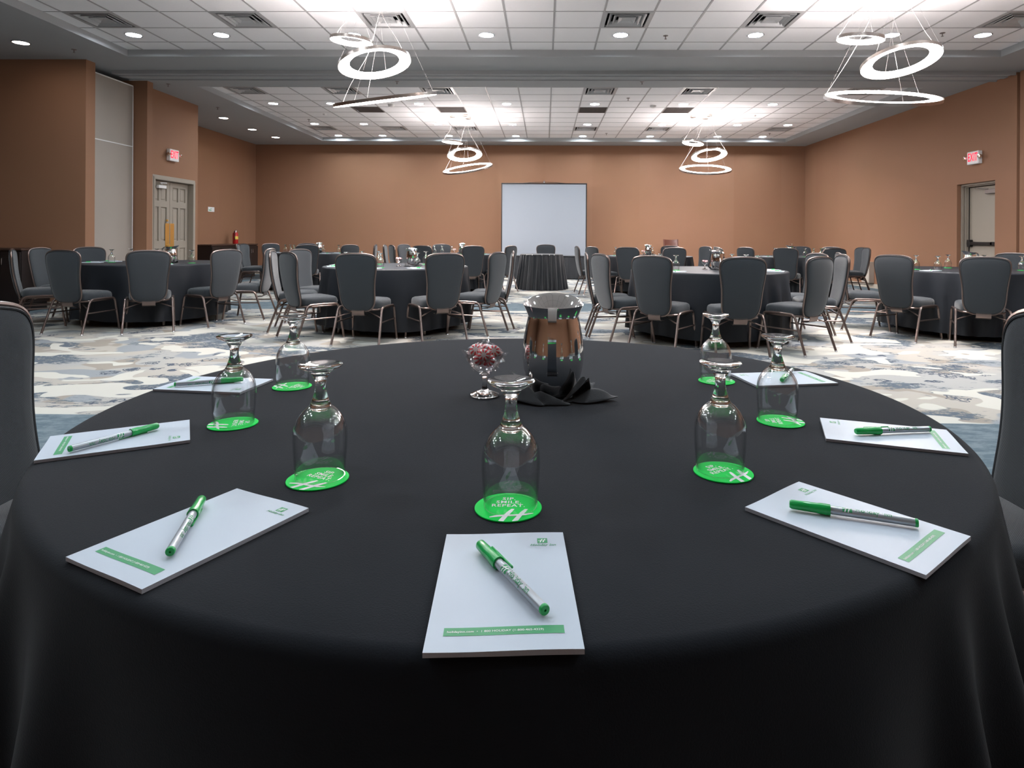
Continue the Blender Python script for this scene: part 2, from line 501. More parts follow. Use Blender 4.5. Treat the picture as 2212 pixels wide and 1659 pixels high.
# baseboards
def bboard(name, x0, x1, y0, y1):
    mb = MB(); wbox(mb, x0, x1, y0, y1, 0, .10); struct(name, mb, M['base'], 0)
bboard('baseboard_right', XR-.014, XR, YF, 10.2); bboard('baseboard_right_far', XR-.014, XR, 11.75, YB)
bboard('baseboard_back', XL, XR, YB-.014, YB); bboard('baseboard_left', XL, XL+.014, 13, YB)
bboard('baseboard_left_pier', -10.6, -7.04, 9.566, 9.58); bboard('baseboard_left_pilaster', -8.2, -6.93, 10.886, 10.90)
# operable-wall track across the ceiling
mb = MB()
mb.box((.2, 10.43, ZC-.02), (14.55, .46, .04), .004)
mb.box((.2, 10.43, ZC-.045), (14.55, .10, .02))
mb.box((.2, 10.215, ZC-.03), (14.55, .03, .06))
mb.box((.2, 10.645, ZC-.03), (14.55, .03, .06))
struct('trim_2', mb, M['plaster'])

# stacked partition panel in the pocket
p = empty('partition_panel', (-7.19, 10.37, 0), 0, 'tall beige folding partition panel parked by the left pier', 'partition')
MB().box((0, 0, 1.86), (.075, .97, 3.68), .006).build('panel_body', M['creamb'], p)
a = MB()
for (yy, zz, dy, dz) in ((0, 3.705, .98, .02), (0, 2.655, .972, .018), (.487, 1.86, .014, 3.68), (-.487, 1.86, .014, 3.68)):
    a.box((0, yy, zz), (.086, dy, dz), .003)
a.build('edge_trim', M['signw'], p)

# ------------------------------------------------------------------ doors
d = empty('door_1', (-7.30, 12.165, 0)); d['kind'] = 'structure'
a = MB()
for yy in (-.652, .652): a.box((.05, yy, 1.09), (.16, .05, 2.18), .006)
a.box((.05, 0, 2.185), (.16, 1.35, .05), .006)
for yy in (-.69, .69): a.box((.108, yy, 1.10), (.025, .06, 2.22), .008)
a.box((.108, 0, 2.215), (.025, 1.42, .06), .008)
a.build('door_frame', M['cream'], d)
for s_, y0 in ((-1, -.625), (1, .003)):
    w = .622; leaf = MB(); x = 0.0
    leaf.box((x-.02, y0+w/2, 1.08), (.03, w, 2.15))
    cs = [(0, .10), (.275, .355), (.53, w)]
    for c0, c1 in ((0, .095), (.277, .345), (.527, w)): leaf.box((x, y0+(c0+c1)/2, 1.08), (.035, c1-c0, 2.15), .005)
    for z0, z1 in ((0, .22), (.87, 1.02), (1.66, 1.78), (2.05, 2.155)): leaf.box((x, y0+w/2, (z0+z1)/2), (.0345, w, z1-z0), .005)
    for c0, c1 in ((.095, .277), (.345, .527)):
        for z0, z1 in ((.22, .87), (1.02, 1.66), (1.78, 2.05)):
            leaf.box((x-.006, y0+(c0+c1)/2, (z0+z1)/2), (.02, c1-c0-.05, z1-z0-.05), .008)
    lf = leaf.build('door_leaf', M['cream'], d)
    pl = MB().box((.0195, y0+(.075 if s_ > 0 else w-.075), 1.13), (.004, .13, .45), .0015).build('push_plate', M['brass'], lf)
    if s_ < 0:
        q = MB(); q.lathe([(0, .03), (.018, .027), (.022, .012), (.020, 0), (0, 0)], 16); q.xf(T((.018, y0+w-.10, 1.41)) @ RY(PI/2)); q.build('lock_cylinder', M['brass'], lf)
        q = MB(); q.lathe([(0, .05), (.03, .045), (.036, .03), (.02, .01), (.024, 0), (0, 0)], 16); q.xf(T((.02, y0+w-.09, .93)) @ RY(PI/2)); q.build('door_knob', M['brass'], lf)
        q = MB().box((.05, y0+.30, 2.04), (.06, .24, .06), .006); q.tube([(.06, y0+.30, 2.09), (.14, y0+.12, 2.10), (.08, y0+.42, 2.12)], .01); q.build('door_closer', M['pvc'], lf)

d = empty('door_2', (XR+.19, 11.24, 0)); d['kind'] = 'structure'
a = MB()
for dx, w0 in ((-.10, .485), (-.05, .465)):
    for s_ in (-1, 1): a.box((dx, s_*(w0-.012), 1.05), (.045, .03, 2.1), .004)
    a.box((dx, 0, 2.115-.02*(dx > -.08)), (.045, .97, .035), .004)
for s_ in (-1, 1): a.box((-.02, s_*.445, 1.04), (.02, .03, 2.08), .003)
a.build('door_frame', M['cream'], d)
lf = MB().box((.02, 0, 1.04), (.045, .85, 2.06), .003).build('door_leaf', M['cream'], d)
MB().box((.0, .43, 1.04), (.03, .018, 2.06)).build('gap_shade_strip', M['blk'], lf)  # black strip imitating the shade in the gap between leaf and frame
q = MB().box((-.045, .02, 1.06), (.045, .78, .055), .006); q.box((-.04, .36, 1.06), (.07, .07, .13), .008); q.box((-.04, -.22, 1.06), (.055, .05, .06), .006)
q.build('push_bar', M['blk'], lf)
q = MB().box((-.04, -.20, 1.965), (.06, .28, .075), .006); q.tube([(-.05, -.12, 2.01), (-.13, .02, 2.03), (-.05, .22, 2.045)], .009)
q.build('door_closer', M['grey'], lf)

# ------------------------------------------------------------------ ceiling fixtures
def make_vent():
    t = empty('ceiling_vent')
    a = MB(); h = .300
    def sq(r, z): return [(-r, -r, z), (r, -r, z), (r, r, z), (-r, r, z)]
    def loop(m_, rz, mi=0):
        for k in range(len(rz)-1):
            A, B = sq(*rz[k]), sq(*rz[k+1])
            for e in range(4): m_.quad(A[e], A[(e+1) % 4], B[(e+1) % 4], B[e], mi)
    loop(a, [(.302, .0), (.302, -.006), (.262, -.008), (.262, .03), (.262, .12)])
    a.build('vent_frame', M['vent'], t, 0)
    for r0, r1 in ((.232, .205), (.170, .143)):
        b = MB(); loop(b, [(r0, .0), (r0, -.010), (r0-.006, -.012), (r1-.022, .040), (r1-.018, .043), (r0-.002, .004)]); b.build('louver', M['vent'], t, 0)
    b = MB(); loop(b, [(.107, .002), (.107, -.010), (.101, -.012), (.06, .006), (.0, .012)]); b.build('centre_cone', M['vent'], t, 0)
    b = MB(); loop(b, [(.262, .12), (.0, .12)]); loop(b, [(.2615, .118), (.2615, .02)]); b.build('duct_void', M['dark'], t, 0)
    return t
def make_grille():
    t = empty('return_grille')
    a = MB()
    for k in (-1, 1):
        a.box((k*.293, 0, -.002), (.018, .60, .012)); a.box((0, k*.285, -.002), (.60, .018, .012))
    a.build('grille_frame', M['grille'], t, 0)
    a = MB()
    for k in range(-9, 10):
        a.box((k*.03, 0, .012), (.004, .57, .02)); a.box((0, k*.03, .012), (.57, .004, .02))
    a.build('eggcrate_core', M['grille'], t, 0)
    a = MB().box((0, 0, .10), (.585, .57, .005)); a.build('duct_void', M['dark'], t, 0)
    return t
def make_light(mt, nm='recessed_downlight'):
    t = empty(nm)
    a = MB(); a.lathe([(.113, 0), (.113, -.004), (.107, -.006), (.099, -.004), (.0965, .004), (.092, .055), (.113, .055)], 32, closed=True)
    a.build('trim_ring', M['lamptrim'], t)
    a = MB(); a.lathe([(0, .013), (.05, .010), (.0955, .012), (.0955, .05), (0, .05)], 32); a.build('light_lens', mt, t)
    return t
v0 = make_vent(); g0 = make_grille(); l0 = make_light(M['lampdisc'])
from collections import defaultdict
def place_rows(items, proto, fmt, group, zoff=0):
    by = defaultdict(list)
    for q in items: by[q[3] if len(q) > 3 else ''].append(q)
    first = True
    for row, L_ in by.items():
        L_.sort(key=lambda q: q[1])
        for k, q in enumerate(L_):
            o = proto if first else copy_tree(proto); first = False
            o.location = (cellx(q[1]), celly(q[0], q[2]), ZT+zoff)
            tag(o, fmt % (order(k, len(L_)), row) if row != 'tray part behind the camera' else '', None, group)
            yield o
for o in place_rows(vents, v0, 'square grey air vent, %s in the %s', 'square air vents in the ceiling'): o['category'] = 'air vent'
for o in place_rows([q+('far tray behind the track',) for q in grilles], g0, 'dark square return grille, %s in the %s', 'dark return grilles in the far tray'): o['category'] = 'air grille'
# downlights (extra unseen ones of the same fitting are added to light the near table)
front = [q for q in lights if q[3] != 'tray part behind the camera']; back = [q for q in lights if q[3] == 'tray part behind the camera']
for o in place_rows(front, l0, 'round white recessed downlight, %s in the %s', 'recessed downlights in the ceiling trays'): o['category'] = 'ceiling light'
for q in back:
    o = copy_tree(l0, (cellx(q[1]), celly(q[0], q[2]), ZT)); tag(o, 'added unseen round downlight in the ceiling over the camera', 'ceiling light', 'added downlights over the camera')
w0 = None
for k, (x, y, nm) in enumerate(((-7.33, 8.72, 'left soffit in front of the brown pier'), (-7.34, 14.31, 'left rear soffit, nearest of three'), (-7.40, 15.85, 'left rear soffit, middle of three'), (-7.34, 17.1, 'left rear soffit, farthest of three'))):
    if w0 is None: w0 = make_light(M['warmdisc'], 'accent_downlight'); o = w0
    else: o = copy_tree(w0)
    o.location = (x, y, ZC-.014); tag(o, 'dim round accent downlight in the '+nm, 'ceiling light', 'dim accent downlights in the left soffit')
    o.scale = (1, 1, .25)

def make_sprinkler():
    t = empty('fire_sprinkler')
    a = MB(); a.lathe([(0, 0), (.034, 0), (.034, -.006), (.014, -.010), (0, -.010)], 20); a.build('escutcheon', M['grey'], t)
    a = MB(); a.tube([(0, 0, -.008), (0, 0, -.045)], .006); a.lathe([(0, -.044), (.017, -.046), (.017, -.049), (0, -.049)], 14)
    a.build('sprinkler_head', M['grey'], t); return t
sp = make_sprinkler()
spots = [(1.646, 8.76, ZT, 'near tray, left of the right pendant'), (5.346, 8.64, ZT, 'near tray, between the two right downlights'),
    (-6.844, 9.07, ZC, 'left soffit above the brown pier'), (-6.707, 10.89+.25, ZC, 'soffit by the left pilaster'), (-2.577, 10.92, ZC, 'beam soffit under the left pendant'),
    (1.653, 10.92, ZC, 'beam soffit right of centre'), (-6.882, 13.17, ZC, 'soffit above the double doors'), (-5.67, 15.07, ZT, 'far tray, left end'),
    (-2.657, 16.97, ZT, 'far tray above the left rear pendant'), (1.644, 12.68, ZT, 'far tray, right of centre just past the beam'), (1.625, 16.97, ZT, 'far tray, right of centre near the back'), (5.94, 16.9, ZT, 'far tray, right rear corner')]
for k, (x, y, z, nm) in enumerate(spots):
    o = sp if k == 0 else copy_tree(sp)
    o.location = (x, y, z+.001); tag(o, 'small sprinkler head in the '+nm, 'sprinkler', 'ceiling sprinklers')
sd = MB(); sd.lathe([(0, 0), (.065, 0), (.065, -.02), (.05, -.045), (.02, -.055), (0, -.055)], 24)
sd0 = sd.build('smoke_detector', M['pvc'])
for k, (x, y, nm) in enumerate(((-3.27, 13.35, 'left of centre in the far tray'), (2.26, 13.39, 'right of centre in the far tray'), (4.72, 14.42, 'small one over the right rear table'), (-5.05, 14.38, 'small one over the left rear table'))):
    o = sd0 if k == 0 else copy_tree(sd0)
    o.location = (x, y, ZT); s_ = 1 if k < 2 else .6; o.scale = (s_, s_, s_)
    tag(o, 'round white smoke detector, '+nm, 'smoke detector', 'smoke detectors')

# ------------------------------------------------------------------ ring pendants
RINGS = {
 'front left pendant cluster': ((-2.216, 7.178, 3.342, .235, .049, .071), (-1.879, 6.930, 3.017, .390, -.117, -.206), (-1.843, 7.261, 2.689, .585, .214, -.130)),
 'front right pendant cluster': ((3.400, 6.913, 3.280, .235, .102, .084), (3.812, 6.872, 3.032, .390, -.225, -.067), (3.704, 7.059, 2.672, .585, .338, -.020)),
 'rear left pendant cluster': ((-2.147, 14.539, 3.293, .235, -.004, .094), (-1.840, 14.405, 2.986, .390, -.246, -.094), (-1.810, 14.752, 2.706, .585, .264, -.147)),
 'rear right pendant cluster': ((3.358, 14.494, 3.282, .235, -.074, .152), (3.682, 14.326, 2.984, .390, -.248, -.059), (3.679, 14.672, 2.694, .585, .282, -.026))}
SZ = ('small top', 'medium middle', 'large bottom')
for cl, rr in RINGS.items():
    for k, (x, y, z, r, a, b) in enumerate(rr):
        t = empty('ring_pendant', (x, y, ZT), 0, '%s glowing ring lamp of the %s' % (SZ[k], cl), 'pendant light', 'glowing ring pendants')
        z -= ZT
        mt = T((0, 0, z)) @ (RY(b) @ RX(a))
        w = (.115, .120, .125)[k]
        q = MB(); q.lathe([(r, -.002), (r+.004, -.002), (r+.004, .034), (r-.012, .034), (r-.012, .030), (r, .030)], 96, closed=True); q.xf(mt)
        q.build('ring_housing', M['ringmetal'], t)
        q = MB(); q.lathe([(r-.0005, .0), (r-w*.35, .003), (r-w*.75, .012), (r-w, .027), (r-w+.002, .030), (r-.001, .0285)], 96, closed=True); q.xf(mt)
        q.build('light_diffuser', M['ring'], t)
        q = MB(); q.lathe([(r-.016, .0305), (r-.016, .033), (r-w+.008, .033), (r-w+.008, .0305)], 96, closed=True); q.xf(mt); q.build('uplight_strip', M['uplight'], t)
        cx, cy = 0, 0
        q = MB(); q.lathe([(0, 0), (.068, 0), (.068, -.038), (.062, -.042), (0, -.042)], 32, c=(cx, cy, 0)); q.build('canopy', M['ringmetal'], t)
        for e in range(3):
            an = 2*PI*e/3+.5+k
            pt = mt @ Vector(((r-.01)*math.cos(an), (r-.01)*math.sin(an), .034))
            q = MB().tube([(cx+.04*math.cos(an), cy+.04*math.sin(an), -.04), pt], .0009, 5); q.build('suspension_wire', M['wire'], t)
        an = PI-.3 if k != 1 else -.4
        pt = mt @ Vector(((r-.01)*math.cos(an), (r-.01)*math.sin(an), .034))
        P0 = Vector((cx, cy, -.04)); pts = []
        for e in range(13):
            u = e/12; v = P0.lerp(pt, u)
            v += Vector((math.cos(an+PI/2), math.sin(an+PI/2), 0))*.035*math.sin(u*PI*3)*(1-u*.3); v += Vector((-math.cos(an), -math.sin(an), 0))*.05*math.sin(u*PI)
            pts.append(v)
        MB().tube(pts, .0023, 6).build('power_cord', M['cord'], t)

# ------------------------------------------------------------------ wall things
def exit_sign(loc, rz, label):
    t = empty('exit_sign', loc, rz, label, 'exit sign')
    MB().box((0, .035, 0), (.30, .07, .225), .008).build('sign_housing', M['signw'], t)
    tm = text_mb('EXIT', .20, align='CENTER', bold=.002); tm.xf(SC(.62, 1, 1)); tm.xf(T((0, -.0015, -.055)) @ RX(PI/2)); tm.build('exit_letters', M['exitred'], t, 0)
    for s_ in (-1, 1):
        q = MB(); q.lathe([(0, .03), (.03, .026), (.036, .0), (.02, -.035), (0, -.038)], 20); q.xf(T((s_*.19, .0, .01)) @ RX(PI/2)); q.box((s_*.155, .03, .01), (.03, .03, .03), .003)
        q.build('emergency_lamp', M['steel'], t)
    return t
exit_sign((-7.20, 12.06, 2.66), PI/2, 'lit red exit sign with lamps above the cream double doors'); bpy.context.view_layer.update()
for o in [o for o in C.objects if o.name.startswith('exit_sign')]: o.location.x = -7.20+.07
e2 = exit_sign((XR-.07, 11.21, 2.56), -PI/2, 'lit red exit sign with lamps above the push-bar door')

t = empty('wall_plate', (XL, 16.02, 1.79), 0, 'small white sign plate with green print on the far left wall', 'sign')
MB().box((.006, 0, 0), (.012, .30, .12), .002).build('plate_body', M['signw'], t)
q = MB(); q.box((.0125, -.06, -.02), (.001, .13, .022)); q.box((.0125, -.02, .02), (.001, .06, .012)); q.build('green_print', M['gprint'], t, 0)

def cabinet(loc, rz, n, w, dpt, h, label):
    t = empty('sideboard_cabinet', loc, rz, label, 'cabinet')
    W = n*w
    MB().box((0, dpt/2+.01, .06), (W-.06, dpt-.08, .12)).build('plinth', M['darkwood'], t, 0)
    MB().box((0, dpt/2, .12+(h-.15)/2), (W, dpt-.02, h-.15), .003).build('cabinet_body', M['darkwood'], t, 0)
    MB().box((0, dpt/2-.01, h-.015), (W+.03, dpt+.01, .03), .004).build('counter_top', M['darktop'], t, 0)
    for k in range(n*2):
        x = -W/2+w/2*(k+.5)
        dr = MB().box((x, -.008, .12+(h-.17)/2), (w/2-.006, .02, h-.18), .003).build('cabinet_door', M['darkwood'], t, 0)
        hx = x+(w/4-.045)*(1 if k % 2 == 0 else -1)
        MB().tube([(hx, -.018, h-.24), (hx, -.045, h-.235), (hx, -.045, h-.145), (hx, -.018, h-.14)], .006, 8).build('door_pull', M['chrome'], dr)
    return t
cabinet((-7.95, 16.17, 0), PI/2, 3, .80, .56, .905, 'dark low cabinet with chrome pulls along the far left wall')
for o in C.objects:
    if o.name == 'sideboard_cabinet': o.location.x = -7.95
cabinet((-7.55-1.16, 9.0, 0), 0, 4, .58, .55, .925, 'black cabinet against the brown pier at the left edge')

t = empty('fire_extinguisher', (-8.28, 16.80, .907), 0, 'red fire extinguisher standing on the dark cabinet', 'fire extinguisher')
q = MB(); q.lathe([(0, 0), (.062, 0), (.068, .01), (.068, .26), (.060, .29), (.03, .315), (.018, .33), (0, .33)], 28); q.build('cylinder_body', M['red'], t)
q = MB(); q.box((0, 0, .345), (.04, .035, .035), .004); q.box((.02, 0, .375), (.09, .018, .012), .003, rot=Matrix.Rotation(-.3, 3, 'Y')); q.build('valve_handle', M['chrome'], t)
q = MB().tube([(0, -.02, .34), (.01, -.085, .33), (.02, -.095, .22), (.02, -.08, .10)], .010, 8); q.build('hose', M['blk'], t)
q = MB(); q.lathe([(.0685, .12), (.0695, .12), (.0695, .20), (.0685, .20)], 16, closed=True, a0=-1.3, a1=.9); q.build('instruction_label', M['yellow'], t)
q = MB().box((.03, -.03, .30), (.004, .05, .10), .001); q.build('inspection_tag', M['signw'], t)

t = empty('wall_box', (XR, 14.8, .36), 0, 'beige metal box mounted low on the right wall', 'utility box')
MB().box((-.06, 0, 0), (.12, .34, .48), .004).build('box_body', M['box'], t)
MB().box((-.1215, 0, 0), (.004, .31, .45), .002).build('box_cover', M['box'], t)
MB().lathe([(0, .006), (.008, .005), (.008, 0), (0, 0)], 10).xf(T((-.1235, -.10, -.01)) @ RY(-PI/2)).build('box_latch', M['grey'], t)

# ------------------------------------------------------------------ projection screen
t = empty('projection_screen', (-.035, 17.6, 0), 0, 'white tripod projection screen with black border against the back wall', 'projection screen')
MB().box((0, 0, 1.58), (2.33, .004, 2.06)).build('screen_fabric', M['screen'], t, 0)
q = MB()
for s_ in (-1, 1): q.box((s_*1.175, -.001, 1.58), (.028, .006, 2.08))
q.box((0, -.002, 2.615), (2.38, .02, .035), .005)
q.build('black_border', M['blk'], t, 0)
q = MB().tube([(-.62, 0, 2.625), (-.3, 0, 2.648), (0, 0, 2.655), (.3, 0, 2.648), (.62, 0, 2.625)], .007); q.build('carry_handle', M['blk'], t)
q = MB().box((0, .005, 2.655), (.05, .03, .05), .006); q.tube([(0, 0, 2.67), (0, 0, 2.71)], .008); q.build('top_hook', M['chrome'], t)
MB().box((0, .0, .53), (2.40, .07, .09), .02, seg=2).build('screen_case', M['blk'], t)
MB().tube([(0, .06, .25), (0, .06, 2.66)], .014, 10).build('support_pole', M['chrome'], t)
for e in range(3):
    an = 2*PI*e/3+PI/2
    MB().tube([(.02*math.cos(an), .06+.02*math.sin(an), .42), (.40*math.cos(an), .06+.40*math.sin(an), .02)], .012, 8).build('tripod_leg', M['chrome'], t)

# low long table with pleated skirt in front of the screen
t = empty('long_skirted_table', (.13, 17.2, 0), 0, 'long low table with black pleated skirt below the screen', 'table')
MB().box((0, 0, .617), (2.10, .44, .03), .006).build('tabletop', M['skirt'], t)
q = MB(); V = []; n = 220
per = 2*(2.06+.40)
def rect_pt(s, w, h):
    s %= 2*(w+h)
    if s < w: return (-w/2+s, -h/2, 0, -1)
    s -= w
    if s < h: return (w/2, -h/2+s, 1, 0)
    s -= h
    if s < w: return (w/2-s, h/2, 0, 1)
    s -= w
    return (-w/2, h/2-s, -1, 0)
rows = 6
for k in range(rows):
    z = .602-(.602-.02)*k/(rows-1)
    for j in range(n):
        x, y, nx, ny = rect_pt(j/n*per, 2.06, .40)
        o_ = .012*math.sin(j*1.15)*(.4+k*.22)+.006*math.sin(j*.37+k)+.005*k
        V.append((x+nx*o_, y+ny*o_, z))
q.add(V, [(k*n+j, k*n+(j+1) % n, (k+1)*n+(j+1) % n, (k+1)*n+j) for k in range(rows-1) for j in range(n)])
q.build('pleated_skirt', M['skirt'], t, 60)
for sx_ in (-.8, .8): MB().box((sx_, 0, .3), (.03, .3, .6)).build('leg', M['tleg'], t, 0)

# small round table with gathered skirt
t = empty('round_skirted_table', (-.075, 13.85, 0), 0, 'small round table with black pleated skirt in front of the screen', 'table')
q = MB(); q.lathe([(0, .76), (.455, .76), (.465, .752), (.462, .73), (0, .73)], 64); q.build('tabletop', M['skirt'], t)
q = MB(); V = []; n = 300; rows = 10
for k in range(rows):
    u = k/(rows-1); z = .742-u*.735
    for j in range(n):
        a = 2*PI*j/n
        r = .466+.085*u**1.1+(.006+.028*u)*math.sin(a*27+1.5*math.sin(a*5)+.6*u)+.01*u*math.sin(a*9+2)
        V.append((r*math.cos(a), r*math.sin(a), z))
q.add(V, [(k*n+j, k*n+(j+1) % n, (k+1)*n+(j+1) % n, (k+1)*n+j) for k in range(rows-1) for j in range(n)])
q.build('pleated_skirt', M['skirt'], t, 60)
for an in (-2.3, -2.0, -1.55, -1.2, -.95):
    MB().box((.468*math.cos(an), .468*math.sin(an), .752), (.018, .012, .02), .003).build('skirt_clip', M['pvc'], t, 0)
MB().tube([(0, 0, .02), (0, 0, .73)], .04, 12).build('pedestal', M['tleg'], t)

# wooden chair at the back
t = empty('wooden_chair', (3.60, 17.75, 0), R(8)+PI, 'red-brown wooden chair with curved crest by the back wall', 'chair')
MB().box((0, .0, .46), (.43, .42, .03), .01).build('seat', M['wood'], t)
for sx_ in (-.19, .19):
    MB().tube([(sx_, .18, 0), (sx_, .17, .45)], .018, 6).build('leg', M['wood'], t)
    MB().tube([(sx_, -.20, 0), (sx_*.98, -.18, .46), (sx_*1.05, -.22, .8), (sx_*1.1, -.27, 1.085)], [.02, .02, .017, .015], 6).build('leg', M['wood'], t)
q = MB(); V = []; F = []; n = 16; r_ = 6
for side in (0, 1):
    for k in range(r_+1):
        for j in range(n+1):
            x = -.21+.42*j/n; u = (x/.21)
            top = 1.075+.012*u*u; bot = .835+.085*abs(u)**2.2
            z = bot+(top-bot)*k/r_
            V.append((x, -.225-(z-.8)*.17+.03*u*u-.014*side-.02, z))
nn = (n+1)*(r_+1)
for side in (0, 1):
    for k in range(r_):
        for j in range(n):
            a = side*nn+k*(n+1)+j; F.append((a, a+1, a+n+2, a+n+1))
for k in range(r_):
    for j in (0, n):
        a = k*(n+1)+j; F.append((a, a+n+1, a+n+1+nn, a+nn))
for j in range(n):
    for k in (0, r_):
        a = k*(n+1)+j; F.append((a, a+1, a+1+nn, a+nn))
q.add(V, F); q.build('backrest', M['wood'], t)

# ------------------------------------------------------------------ banquet chair
OUT = [(0, 0), (.05, .0), (.09, .005), (.125, .018), (.152, .042), (.170, .078), (.179, .12), (.183, .17), (.185, .22), (.189, .28), (.197, .35), (.206, .41), (.213, .46), (.216, .50), (.213, .535), (.203, .560), (.184, .578), (.155, .589), (.11, .597), (.055, .601)]
OUTL = OUT+[(0, .602)]+[(-x, h) for x, h in reversed(OUT[1:])]
def backmap(x, h, off=0):
    z = .352+h*.988
    y = -.205-h*.155-.02*math.sin(h/.6*PI)+.28*x*x
    return Vector((x, y+off, z))
def smooth_loop(pts, it=1):
    for _ in range(it):
        o = []
        for i in range(len(pts)):
            a, b = Vector(pts[i]), Vector(pts[(i+1) % len(pts)])
            o += [tuple(a*.75+b*.25), tuple(a*.25+b*.75)]
        pts = o
    return pts
def make_chair(name='banquet_chair'):
    t = empty(name)
    out = smooth_loop(OUTL, 1); n = len(out); c = (0, .30)
    # cushioned back panel
    mb = MB(); rings_ = [1.0, .985, .95, .88, .75, .55, .3]
    for side in (1, -1):
        V = []
        for s_ in rings_:
            th = .020*(1-s_**9)**.5 if s_ < 1 else 0
            for (x, h) in out: V.append(backmap(c[0]+(x-c[0])*s_, c[1]+(h-c[1])*s_, side*(.004+th)))
        V.append(backmap(0, .30, side*.024))
        F = [(k*n+j, k*n+(j+1) % n, (k+1)*n+(j+1) % n, (k+1)*n+j) for k in range(len(rings_)-1) for j in range(n)]
        k = (len(rings_)-1)*n
        F += [(k+j, k+(j+1) % n, k+n) for j in range(n)]
        mb.add(V, F)
    bk = mb.build('backrest', M['fabric'], t, 60)
    q = MB()
    for off in (.010, -.010): q.tube([backmap(x*.972, .3+(h-.3)*.978, off*1.35) for x, h in out], .0042, 6, closed=True)
    q.build('piping', M['piping'], bk)
    # metal rim round the panel
    q = MB().tube([backmap(x*1.012, .30+(h-.30)*1.012) for x, h in out], .0088, 8, closed=True)
    q.build('back_frame', M['bronze'], t)
    q = MB(); V = []
    for k, (yy, zz) in enumerate(((-.222, .375), (-.224, .34), (-.214, .318), (-.19, .305), (-.12, .303))):
        V += [(-.066, yy, zz-.004), (.066, yy, zz-.004), (.066, yy+.004, zz), (-.066, yy+.004, zz)]
    F = []
    for k in range(4):
        for e in range(4): F.append((k*4+e, k*4+(e+1) % 4, k*4+4+(e+1) % 4, k*4+4+e))
    F += [(3, 2, 1, 0), (16, 17, 18, 19)]
    q.add(V, F); q.build('back_bracket', M['bronze'], t)
    # seat cushion
    N = 48; so = []
    for j in range(N):
        a = 2*PI*j/N; cc, ss = math.cos(a), math.sin(a); e = .42
        x = (abs(cc)**e)*(1 if cc > 0 else -1); y = (abs(ss)**e)*(1 if ss > 0 else -1)
        hw = .212+.016*y
        so.append((x*hw, .012+y*.208))
    prof = [(.93, .372), (.985, .376), (1.0, .390), (1.0, .425), (.985, .445), (.95, .458), (.85, .468), (.6, .474), (.3, .476)]
    V = []
    for s_, z in prof:
        for x, y in so:
            dz = -.022*max(0, (y*s_-.13)/.1)**2 if z > .4 else 0
            V.append((x*s_, .012+(y-.012)*s_, z+dz))
    V.append((0, .012, .477)); V.append((0, .012, .372))
    F = [(k*N+j, k*N+(j+1) % N, (k+1)*N+(j+1) % N, (k+1)*N+j) for k in range(len(prof)-1) for j in range(N)]
    k = (len(prof)-1)*N
    F += [(k+j, k+(j+1) % N, len(V)-2) for j in range(N)]+[((j+1) % N, j, len(V)-1) for j in range(N)]
    MB().add(V, F).build('seat', M['fabric'], t, 60)
    MB().tube([(x*.985, .012+(y-.012)*.985, .366) for x, y in so], .010, 8, closed=True).build('seat_frame', M['bronze'], t)
    def bez(P, n_=5):
        o = [Vector(P[0])]
        for i in range(1, len(P)-1):
            a, b, c_ = Vector(P[i-1]), Vector(P[i]), Vector(P[i+1])
            d1 = min(.05, (a-b).length*.45); d2 = min(.05, (c_-b).length*.45)
            p0 = b+(a-b).normalized()*d1; p1 = b+(c_-b).normalized()*d2
            for k_ in range(n_+1):
                u = k_/n_; o.append(p0.lerp(b, u).lerp(b.lerp(p1, u), u))
        o.append(Vector(P[-1])); return o
    for s_ in (-1, 1):
        for P in (((s_*.250, .245, .006), (s_*.236, .185, .385), (s_*.236, 0, .388)), ((s_*.255, -.300, .006), (s_*.236, -.165, .385), (s_*.236, 0, .388))):
            q = MB(); path = bez(P); q.tube(path, .0125, 8, flat=1.0)
            q.lathe([(0, 0), (.013, 0), (.015, .006), (.011, .014), (0, .014)], 10, mi=1, c=(P[0][0], P[0][1], 0))
            q.build('leg', [M['bronze'], M['glide']], t)
        MB().tube([(s_*.2425, .218, .235), (s_*.243, -.222, .235)], .008, 8).build('stretcher', M['bronze'], t)
        MB().tube([(s_*.240, -.205, .285), (s_*.10, -.13, .335), (s_*.02, -.08, .355)], .008, 8, flat=.8).build('brace', M['bronze'], t)
    return t
chair0 = make_chair()
used = [False]
# table centres
TC = {'T1': (-5.23, 8.42), 'T2': (-1.846, 7.85), 'T3': (1.893, 7.40), 'T4': (5.12, 7.85), 'T5': (-5.10, 13.6), 'T6': (-1.903, 13.5), 'T7': (2.092, 12.9), 'T8': (5.178, 13.1)}
TD = {'T1': 'front table by the double doors', 'T2': 'front table left of centre', 'T3': 'front table right of centre', 'T4': 'front table by the push-bar door',
      'T5': 'rear table by the fire extinguisher', 'T6': 'rear table left of the screen', 'T7': 'rear table right of the screen', 'T8': 'rear table in the right corner'}
CAMH = 1.13
FW = Vector((-.0168, .99986, 0))
def px_of(x, y): return x/y    # bearing seen from the camera, for left-to-right ordering only
